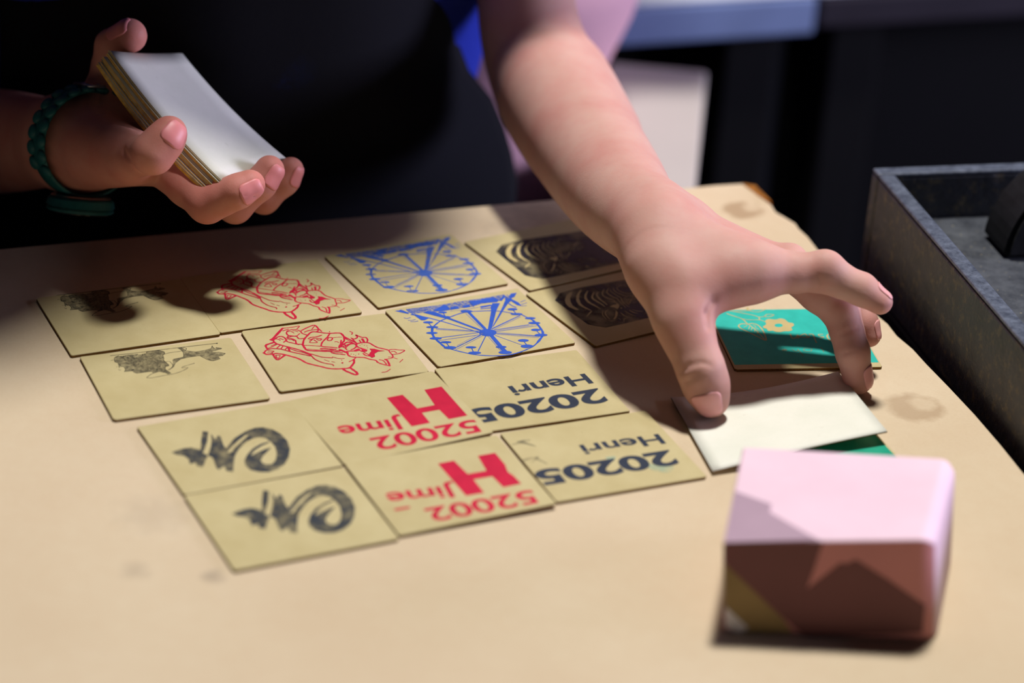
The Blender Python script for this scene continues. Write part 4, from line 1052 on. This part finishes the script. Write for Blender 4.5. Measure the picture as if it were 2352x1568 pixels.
    T, H, K, N, Lg = coarse_person(shm, 0.15, AB(-0.065, 0.36, 0.0), ax, fr, None, HEAD)
    elb = at_d(1245, 159, 160)
    up_arm = [(sh_r, at_d(1210, -60, 170), 0.036, 0.0245)]
    r_sh, r_el, r_wr = AB(-0.212, 0.245, 0.29), AB(-0.225, 0.38, 0.10), AB(-0.12, 0.47, -0.02)
    rarm = [(r_sh, r_el, 0.036, 0.028), (r_el, r_wr, 0.027, 0.02), (r_wr, r_wr + ax * 0.06 - np.array([0, 0, .01]), 0.022, 0.02)]
    b = Body()
    b.add(T, 0.04, 0.03); b.add(H, 0.02, 0.03); b.add(K, 0.03, 0.02); b.add(N, 0.004, 0.012); b.add(Lg, 0.02, 0.03); b.add(up_arm, 0.01, 0.03); b.add(rarm, 0.01, 0.03)
    Vb, Qb = b.mesh(0.0075)
    V, Q = join_meshes([(Vh, Qh), (Vb, Qb)])
    body = fast_obj('body', V, Q, M_SKIN, root)
    add_flush(body, V, [(tt[0], 0.016, 0.9), (ip[0], 0.018, 0.5), (tip_i[0], 0.012, 0.9), (pip_i[0], 0.014, 0.55), (tip_m[0], 0.014, 1.0), (pip_m[0], 0.016, 0.6), (tip_r[0], 0.012, 0.9), (at_d(1640, 740, -60), 0.03, 0.7), (at_d(1820, 600, -26), 0.012, 0.4), (at_d(1470, 600, -35), 0.03, 0.35)])
    nail(hand, g_th, ip, tt, camvec(-0.35, 0.15, -1.0), M_NAIL, body)
    nail(hand, g_ix, dip_i, tip_i, camvec(0.35, 0.9, -0.15), M_NAIL, body)
    nail(hand, g_mi, dip_m, tip_m, camvec(0.85, 0.1, -0.55), M_NAIL, body)
    nail(hand, g_ri, dip_r, tip_r, camvec(0.8, 0.5, -0.35), M_NAIL, body)
    # clothes
    cloth_from([[(p[0], p[1], p[2], p[3]) for p in T], [(AB(0.036, 0.305, 0.17), AB(0.030, 0.315, 0.02), 0.052, 0.042)], [(sh_r - ax * 0.02, sh_r * .55 + at_d(1210, -60, 170) * .45, 0.040, 0.034)], [(r_sh + ax * 0.02, r_sh * .5 + r_el * .5, 0.040, 0.036)]], 0.009, 0.0065, 'shirt', M_SHIRT, root)
    hp = AB(-0.065, 0.36, -0.02)
    cloth_from([[(hp - ax * 0.05, hp + ax * 0.05, 0.088, 0.088)], [(p[0], p[1] - (np.array([0, 0, .02]) if i % 2 else 0), p[2], p[3]) for i, p in enumerate(Lg)]], 0.014, 0.008, 'trousers', M_NAVYC, root)
    shoes_and_hair(root, Lg, fr, ax, HEAD, [(HEAD + ax * s * 0.075 + np.array([0, 0, 0.03]), HEAD + ax * s * (0.135 if s > 0 else 0.08) + np.array([0, 0, -0.085]), 0.045, 0.054) for s in (-1, 1)])  # side locks invented out of view to shade the table's back left
    # apron: a bib and skirt hanging in front, with wrapped sides
    Vv = []; Fc = []; nu, nv = 36, 44
    for j in range(nv + 1):
        z = 0.34 - j / nv * 0.80
        wtop = 1.0 if z < 0.18 else 1.0 - 0.28 * min(1, (z - 0.18) / 0.16)
        for i in range(nu + 1):
            s = (2 * i / nu - 1) * wtop
            a = -0.065 + 0.128 * s + (0.033 - 0.37 * min(0.080, max(0.0, z + 0.036)) - 0.46 * min(0.03, max(0.0, z - 0.008))) * (s + 1) / 2
            b_ = B0 + 0.052 + 0.065 * abs(s) ** 2.6 - 0.012 * math.cos(s * 1.4) + 0.0025 * math.sin(s * 9 + z * 6) * (0.3 + max(0, -z) * 2) + 0.012 * max(0, -z)
            b_ -= 0.012 * math.exp(-((z - 0.10) / 0.10) ** 2) + min(0.045, 0.55 * max(0.0, z - 0.122))
            Vv.append(AB(a, b_, z))
    for j in range(nv):
        for i in range(nu):
            q = j * (nu + 1) + i; Fc.append((q, q + 1, q + nu + 2, q + nu + 1))
    o = obj('apron', Vv, Fc, apron_mat(), None, True); keep(o, root)
    md = o.modifiers.new('thick', 'SOLIDIFY'); md.thickness = 0.0018; md.offset = 0
    # neck strap
    st = [AB(-0.15, B0 + 0.06, 0.335), AB(-0.145, 0.27, 0.37), AB(-0.10, 0.36, 0.385), AB(-0.03, 0.36, 0.385), AB(0.012, 0.27, 0.37), AB(0.02, B0 + 0.06, 0.335)]
    Vt, Ft = tube_mesh(smooth_line(st, 5), [0.006] * 26, 8); keep(obj('apron_strap', Vt, Ft, M_DARKC, None, True), root)
    tag(root, 'person in a black apron and blue shirt reaching out to lay down the white card', 'person')
person_reaching()

# ================================================================== person holding the stack
def person_holding():
    wd, wu = 45, 0
    Wp = at_d(178, 328, 45)
    fax = camvec(-0.62, 0.07, 0.78)
    elb = Wp + fax * 0.205
    sh = elb + np.array([-0.05, 0.05, 0.235])
    root = empty('person', (sh[0] - 0.15, sh[1] + 0.02, FLOOR_Z))
    hand = Body()
    def fa(t): return Wp + fax * t
    hand.add(spline_chain([(fa(0.0), 0.0205), (fa(0.03), 0.0208), (fa(0.07), 0.0245), (fa(0.12), 0.028), (fa(0.165), 0.029), (elb, 0.028)]), 0.004, 0.0)
    # heel of the hand and palm
    mc_p, mc_r, mc_m, mc_i = J(305, 362, -2, 50), J(372, 384, 14, 46), J(382, 372, 32, 46), J(385, 360, 50, 46)
    hand.add([(fa(0.004), mc_p[0], 0.020, mc_p[1]), (fa(0.0), mc_r[0], 0.019, mc_r[1]), (at_d(190, 322, 55), mc_m[0], 0.017, mc_m[1]), (at_d(195, 315, 60), mc_i[0], 0.016, mc_i[1]), (at_d(215, 345, 22), at_d(300, 360, 0), rpx(68, 22), rpx(56, 0))], 0.010, 0.012)
    # thumb
    cmc, mcp_t, ip_t, tip_t = J(222, 300, 52, 52), J(238, 198, 46, 37), J(255, 104, 38, 34), J(298, 82, 30, 40)
    hand.add([(fa(0.0), cmc[0], 0.018, cmc[1]), (cmc[0], at_d(250, 240, 44), cmc[1], rpx(44, 44))], 0.008, 0.010)
    g_th = hand.add(chain([cmc, mcp_t, (mcp_t[0] * .5 + ip_t[0] * .5, rpx(33, 42)), ip_t, tip_t]), 0.004, 0.006)
    # fingers
    pip_p, dip_p, tip_p = J(352, 352, -30, 46), J(380, 320, -30, 42), J(391, 304, -29, 38)
    g_pi = hand.add(chain([mc_p, pip_p, dip_p, tip_p]), 0.004, 0.004)
    pip_r, dip_r, tip_r = J(476, 468, -2, 44), J(545, 440, -10, 39), J(574, 425, -9, 36)
    g_ri = hand.add(chain([mc_r, (mc_r[0] * .45 + pip_r[0] * .55, rpx(43, 8)), pip_r, (pip_r[0] * .5 + dip_r[0] * .5, rpx(40, -6)), dip_r, tip_r]), 0.003, 0.0012)
    pip_m, dip_m, tip_m = J(540, 474, 20, 38), J(598, 422, 14, 36), J(619, 391, 14, 35)
    g_mi = hand.add(chain([mc_m, pip_m, dip_m, tip_m]), 0.003, 0.0012)
    pip_i, dip_i, tip_i = J(607, 457, 40, 33), J(654, 416, 38, 31), J(668, 390, 37, 30)
    g_ix = hand.add(chain([mc_i, pip_i, dip_i, tip_i]), 0.003, 0.0012)
    def surf_crease(pts, r=0.0004, k=0.0014):
        q = []
        for px, py in pts:
            dr = ray(px, py); t = DIST - 0.1
            for _ in range(120): t += float(hand.eval((CAM + dr * t)[None].astype(np.float32))[0]) * 0.7
            q.append(CAM + dr * t)
        for i in range(len(q) - 1): hand.cut(q[i], q[i + 1], r, k)
    surf_crease([(262, 262), (285, 275), (310, 280)]); surf_crease([(270, 285), (295, 290), (318, 300)])
    surf_crease([(236, 205), (225, 230), (232, 260)], 0.0004, 0.003)
    surf_crease([(282, 345), (300, 372), (330, 400)], 0.0005, 0.003)
    surf_crease([(322, 362), (332, 378)], 0.0003, 0.001)
    surf_crease([(515, 470), (535, 478)], 0.0003, 0.001); surf_crease([(560, 448), (590, 452)], 0.0003, 0.001)
    Vh, Qh = hand.mesh(0.00105)
    ax = np.array([1.0, 0.05, 0]); ax /= np.linalg.norm(ax); fr = np.array([0.05, -1.0, 0]); fr /= np.linalg.norm(fr)
    shm = sh - ax * 0.15 + np.array([0, 0, 0.01]); hd = shm + np.array([0, -0.05, 0.22])
    T, H, K, N, Lg = coarse_person(shm, 0.15, np.array([shm[0], shm[1] + 0.02, 0.0]), ax, fr, None, hd)
    r_sh = shm - ax * 0.15; r_el = r_sh + np.array([-0.06, 0.03, -0.22]); r_wr = r_el + np.array([0.03, -0.1, -0.14])
    b = Body(); b.add(T, 0.04, 0.03); b.add(H, 0.02, 0.03); b.add(K, 0.03, 0.02); b.add(N, 0.004, 0.012); b.add(Lg, 0.02, 0.03)
    b.add([(sh, elb, 0.038, 0.029)], 0.01, 0.03); b.add([(r_sh, r_el, 0.036, 0.028), (r_el, r_wr, 0.027, 0.02), (r_wr, r_wr + np.array([0.01, -.03, -.06]), 0.022, 0.02)], 0.01, 0.03)
    Vb, Qb = b.mesh(0.0075)
    V, Q = join_meshes([(Vh, Qh), (Vb, Qb)])
    body = fast_obj('body', V, Q, M_SKIN2, root)
    add_flush(body, V, [(tip_t[0], 0.016, 0.8), (tip_p[0], 0.014, 0.9), (tip_r[0], 0.014, 0.9), (tip_m[0], 0.013, 0.9), (tip_i[0], 0.012, 0.9), (pip_r[0], 0.016, 0.4), (at_d(300, 290, 10), 0.02, 0.4)])
    nail(hand, g_th, ip_t, tip_t, camvec(-0.25, 0.6, -0.75), M_NAIL2, body, wid=0.85)
    nail(hand, g_pi, dip_p, tip_p, camvec(0.45, -0.15, -0.9), M_NAIL2, body)
    nail(hand, g_ri, dip_r, tip_r, camvec(0.5, -0.35, -0.8), M_NAIL2, body)
    nail(hand, g_mi, dip_m, tip_m, camvec(0.6, -0.4, -0.65), M_NAIL2, body)
    nail(hand, g_ix, dip_i, tip_i, camvec(0.85, -0.2, -0.45), M_NAIL2, body)
    cloth_from([[(p[0], p[1], p[2], p[3]) for p in T], [(sh - ax * 0.02, sh * .55 + elb * .45, 0.042, 0.036)], [(r_sh + ax * 0.02, r_sh * .5 + r_el * .5, 0.040, 0.036)]], 0.009, 0.0075, 'shirt', M_DARKC, root)
    hp = np.array([shm[0], shm[1] + 0.02, -0.02])
    cloth_from([[(hp - ax * 0.05, hp + ax * 0.05, 0.088, 0.088)], Lg], 0.014, 0.008, 'trousers', M_NAVYC, root)
    shoes_and_hair(root, Lg, fr, ax, hd)
    tag(root, 'person at the left whose bare forearm holds a stack of cards palm up', 'person')
    return Wp, fax, hand
WP, FAX, HANDB = person_holding()

# ---- watch on that wrist
def watch():
    M_STRAP = plain('teal_silicone', srgb(24, 88, 92), 0.5, 0.35, 200, 0.15)
    M_STEEL = plain('watch_steel', srgb(150, 150, 160), 0.3, 0.6); M_STEEL.node_tree.nodes['Principled BSDF'].inputs['Metallic'].default_value = 0.9
    c = WP + FAX * -0.008 + CU * 0.0
    n = FAX + CU * 0.10; n /= np.linalg.norm(n)
    dn = -CU - n * (-CU @ n); dn /= np.linalg.norm(dn)           # towards the watch case
    sd = np.cross(n, dn)
    root = empty('wrist_watch', tuple(c + dn * 0.03))
    R = 0.0245
    def pt(th, r, w): return c + (dn * math.cos(th) + sd * math.sin(th)) * r + n * w
    # band
    V = []; Fc = []; m = 96; prof = [(-0.0055, 0.0), (-0.0062, 0.0009), (-0.005, 0.0022), (0.0, 0.0026), (0.005, 0.0022), (0.0062, 0.0009), (0.0055, 0.0)]
    for k in range(m):
        th = 2 * math.pi * k / m
        for w, dr in prof: V.append(pt(th, R + dr * 0.8, w))
    L = len(prof)
    for k in range(m):
        for i in range(L): Fc.append((k * L + i, k * L + (i + 1) % L, ((k + 1) % m) * L + (i + 1) % L, ((k + 1) % m) * L + i))
    keep(obj('strap', V, Fc, M_STRAP, None, True), root)
    # scalloped links along both edges of the strap
    bm = bmesh.new(); bmesh.ops.create_icosphere(bm, subdivisions=2, radius=1.0)
    me = bpy.data.meshes.new('strap_link'); bm.to_mesh(me); bm.free(); me.materials.append(M_STRAP)
    me.polygons.foreach_set('use_smooth', [True] * len(me.polygons))
    cnt = 22
    for k in range(cnt):
        th = 2 * math.pi * (k + 0.5) / cnt
        if math.cos(th) > 0.72: continue
        for s in (-1, 1):
            t2 = th + (math.pi / cnt if s > 0 else 0)
            ra = dn * math.cos(t2) + sd * math.sin(t2); ta = np.cross(n, ra)
            o = bpy.data.objects.new('strap_link', me); C.objects.link(o)
            p = pt(t2, R + 0.0018, s * 0.0045)
            Mx = Matrix(((ra[0] * .0019, ta[0] * .0037, n[0] * .0036, p[0]), (ra[1] * .0019, ta[1] * .0037, n[1] * .0036, p[1]), (ra[2] * .0019, ta[2] * .0037, n[2] * .0036, p[2]), (0, 0, 0, 1)))
            o.parent = root; o.matrix_parent_inverse = Matrix.Translation(-Vector(root.location)); o.matrix_basis = Mx
    # case: stacked discs hanging under the wrist
    def disc(name, r0, r1, h0, h1, mat, seg=40, tilt=0.0):
        V = []; Fc = []
        for r, h in ((r0, h0), (r1, h1)):
            for k in range(seg):
                q = 2 * math.pi * k / seg
                V.append(c + dn * (R + h) + (sd * math.cos(q) + n * math.sin(q)) * r)
        for k in range(seg): Fc.append((k, (k + 1) % seg, seg + (k + 1) % seg, seg + k))
        Fc.append(tuple(range(seg))[::-1]); Fc.append(tuple(range(seg, 2 * seg)))
        o = obj(name, V, Fc, mat); keep(o, root)
        bm = bmesh.new(); bm.from_mesh(o.data); bmesh.ops.recalc_face_normals(bm, faces=list(bm.faces))
        bmesh.ops.bevel(bm, geom=[e for e in bm.edges if e.calc_face_angle(0) > 1], offset=0.0006, segments=2, affect='EDGES'); bm.to_mesh(o.data); bm.free(); return o
    disc('case_back', 0.0135, 0.0150, 0.0005, 0.0016, M_STEEL); disc('case', 0.0155, 0.0165, 0.0018, 0.0062, M_STRAP); disc('bezel', 0.0165, 0.0158, 0.0065, 0.0085, M_STRAP); disc('dial', 0.0142, 0.0140, 0.0086, 0.0092, plain('dial_glass', srgb(30, 34, 40), 0.12, 0.6))
    # pin buckle on the far side
    bk = [pt(math.pi + a, R + 0.0035, w) for a, w in ((0.12, -0.0075), (0.12, 0.0075), (-0.16, 0.0075), (-0.16, -0.0075), (0.12, -0.0075))]
    Vt, Ft = tube_mesh(bk, [0.0008] * 5, 8); keep(obj('buckle', Vt, Ft, M_STEEL, None, True), root)
    tag(root, 'dark green watch with a scalloped strap on the card-holding wrist', 'watch')
watch()

# ================================================================== person in mauve, out of focus behind
def person_behind():
    root = empty('person', (-0.15, 0.50, FLOOR_Z))
    y = 0.50; ax = np.array([1.0, 0, 0]); fr = np.array([0, -1.0, 0])
    hip = np.array([-0.145, y, 0.02]); shm = np.array([-0.145, y, 0.50]); hd = np.array([-0.145, y - 0.02, 0.74])
    T, H, K, N, Lg = coarse_person(shm, 0.19, hip, ax, fr, None, hd)
    Lg = [(np.array([-0.05, y, -0.08]), np.array([-0.085, y, -0.42]), 0.082, 0.055), (np.array([-0.085, y, -0.42]), np.array([-0.09, y + .01, FLOOR_Z + 0.075]), 0.055, 0.036),
          (np.array([-0.26, y, -0.08]), np.array([-0.29, y, -0.42]), 0.082, 0.055), (np.array([-0.29, y, -0.42]), np.array([-0.30, y + .01, FLOOR_Z + 0.075]), 0.055, 0.036)]
    arms = [[(shm + ax * s * 0.18, shm + ax * s * 0.25 + np.array([0, 0.03, -0.26]), 0.045, 0.036), (shm + ax * s * 0.25 + np.array([0, 0.03, -0.26]), shm + ax * s * 0.12 + np.array([0, -0.07, -0.20]), 0.034, 0.026), (shm + ax * s * 0.12 + np.array([0, -0.07, -0.20]), shm + ax * s * 0.05 + np.array([0, -0.10, -0.17]), 0.026, 0.024)] for s in (-1, 1)]
    b = Body(); b.add(T, 0.04, 0.03); b.add(H, 0.02, 0.03); b.add(K, 0.03, 0.02); b.add(N, 0.004, 0.012); b.add(Lg, 0.02, 0.03)
    for a in arms: b.add(a, 0.01, 0.03)
    V, Q = b.mesh(0.008); body = fast_obj('body', V, Q, M_SKIN, root); add_flush(body, V, [])
    hipw = [(hip + ax * -0.10, hip + ax * 0.103, 0.098, 0.098), (np.array([-0.25, y, -0.08]), np.array([-0.06, y, -0.08]), 0.09, 0.09)]
    cloth_from([T, [arms[0][0]], [arms[1][0]], hipw], 0.012, 0.008, 'blouse', M_MAUVE, root)
    cloth_from([[(p[0], p[1], p[2], p[3] + (0.02 if i % 2 else 0)) for i, p in enumerate(Lg)], hipw[1:]], 0.010, 0.008, 'trousers', M_MAUVE, root, 0.02)
    shoes_and_hair(root, Lg, fr, ax, hd)
    tag(root, 'blurred person in mauve clothes standing behind the black apron', 'person')
person_behind()

# ------------------------------------------------------------------ pink paper block in the foreground
def pink_block():
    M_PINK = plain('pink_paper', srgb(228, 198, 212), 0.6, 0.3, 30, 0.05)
    M_PATCH = plain('mauve_panel', srgb(168, 142, 158), 0.6, 0.3, 30, 0.06)
    M_MAROON = plain('maroon_panel', srgb(116, 72, 74), 0.6, 0.3, 30, 0.06)
    M_ROSE = plain('front_bounce_pink', srgb(206, 138, 138), 0.6, 0.3, 30, 0.05)
    M_OLIVE = plain('brown_lining', srgb(150, 128, 88), 0.7, 0.2, 60, 0.1)
    M_TIP = plain('white_tip', srgb(225, 222, 230), 0.6, 0.3)
    fl, fr_ = at_z(1664, 1452, 0.0), at_z(2150, 1474, 0.0)
    root = empty('paper_block', tuple((fl + fr_) / 2 + np.array([0, 0.035, 0])))
    zt = 0.0375
    def zat(px, py, y):                       # point on a ray at given world y
        d = ray(px, py); return CAM + d * ((y - CAM[1]) / d[1])
    A = fl; B = fr_
    Ct = zat(2152, 1240, B[1] + 0.001); D = zat(1660, 1246, A[1] + 0.001); Md = zat(2072, 1230, B[1] + 0.0005)
    E_ = at_z(1706, 1026, D[2] + 0.001); F_ = at_z(2198, 1054, Ct[2] - 0.001)
    G = np.array([E_[0] + 0.002, E_[1] - 0.002, 0.0]); Hh = np.array([F_[0] + 0.004, F_[1] - 0.002, 0.0])
    R1 = at_z(2203, 1110, Ct[2] * 0.75)
    vs = [A, B, Hh, G, D, Ct, F_, E_]
    bm = bmesh.new(); v = [bm.verts.new(p + np.array([0, 0, 0.0002])) for p in vs]
    for f in ((0, 3, 2, 1), (4, 5, 6, 7), (0, 1, 5, 4), (1, 2, 6, 5), (2, 3, 7, 6), (3, 0, 4, 7)): bm.faces.new([v[i] for i in f])
    bmesh.ops.recalc_face_normals(bm, faces=list(bm.faces))
    bv = [e for e in bm.edges if {e.verts[0].index, e.verts[1].index} & set()]
    bm.verts.index_update(); bm.edges.ensure_lookup_table()
    big = [e for e in bm.edges if (e.verts[0] in (v[5], v[6]) and e.verts[1] in (v[5], v[6])) or (e.verts[0] in (v[1], v[5]) and e.verts[1] in (v[1], v[5])) or (e.verts[0] in (v[2], v[6]) and e.verts[1] in (v[2], v[6]))]
    bmesh.ops.bevel(bm, geom=big, offset=0.0065, segments=5, affect='EDGES', profile=0.5)
    small = [e for e in bm.edges if len(e.link_faces) == 2 and e.calc_face_angle(0) > 0.8]
    bmesh.ops.bevel(bm, geom=small, offset=0.0012, segments=3, affect='EDGES', profile=0.5)
    body = bmobj('pink_wrapper', bm, M_PINK, None, False); keep(body, root)
    for p in body.data.polygons: p.use_smooth = True
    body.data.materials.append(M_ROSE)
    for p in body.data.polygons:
        if p.normal.y < -0.75: p.material_index = 1  # front faces in a redder pink, painting in warm bounce off the table
    try:
        md = body.modifiers.new('wn', 'WEIGHTED_NORMAL')
    except Exception: pass
    # darker angular panels following top and front faces: thin paper pieces
    def on_plane(P0, N, px, py, off):
        d = ray(px, py); t = ((P0 - CAM) @ N) / (d @ N); return CAM + d * t + N * off
    nt = np.cross(Ct - D, E_ - D); nt /= np.linalg.norm(nt); nt = nt if nt[2] > 0 else -nt
    nf = np.cross(B - A, D - A); nf /= np.linalg.norm(nf); nf = nf if nf[1] < 0 else -nf
    up = np.array([0, 0, 0.0002])
    def panel(name, P0, N, pts, mat, off=0.00015):
        V = [on_plane(P0 + up, N, x, y, off) for x, y in pts]; n = len(V); V += [q - N * 0.0004 for q in V]
        F2 = [tuple(range(n))] + [tuple(range(2 * n - 1, n - 1, -1))] + [(i, (i + 1) % n, n + (i + 1) % n, n + i) for i in range(n)]
        tri = tessellate_polygon([[Vector(q) for q in V[:n]]]); F2 = [t for t in tri] + [tuple(n + i for i in t) for t in tri] + F2[2:]
        o = obj(name, V, F2, mat)
        bm = bmesh.new(); bm.from_mesh(o.data); bmesh.ops.recalc_face_normals(bm, faces=list(bm.faces)); bm.to_mesh(o.data); bm.free()
        keep(o, root)
    panel('dark_panel', D, nt, [(1688, 1128), (1772, 1158), (1768, 1176), (1880, 1240), (1664, 1246)], M_PATCH)
    panel('dark_panel', A, nf, [(1662, 1248), (1890, 1243), (1872, 1300), (1853, 1352), (1930, 1292), (1945, 1294), (1966, 1284), (2040, 1330), (2125, 1390), (2118, 1452), (1850, 1462), (1800, 1420), (1662, 1290)], M_MAROON)
    panel('lining_flap', A, nf, [(1662, 1292), (1800, 1422), (1820, 1452), (1700, 1452), (1664, 1400)], M_OLIVE, 0.0003)
    panel('white_tip', A, nf, [(1666, 1392), (1718, 1440), (1700, 1453), (1668, 1440)], M_TIP, 0.0005)
    tag(root, 'pink paper-wrapped block with dark angular patches in the foreground', 'paper block')
pink_block()
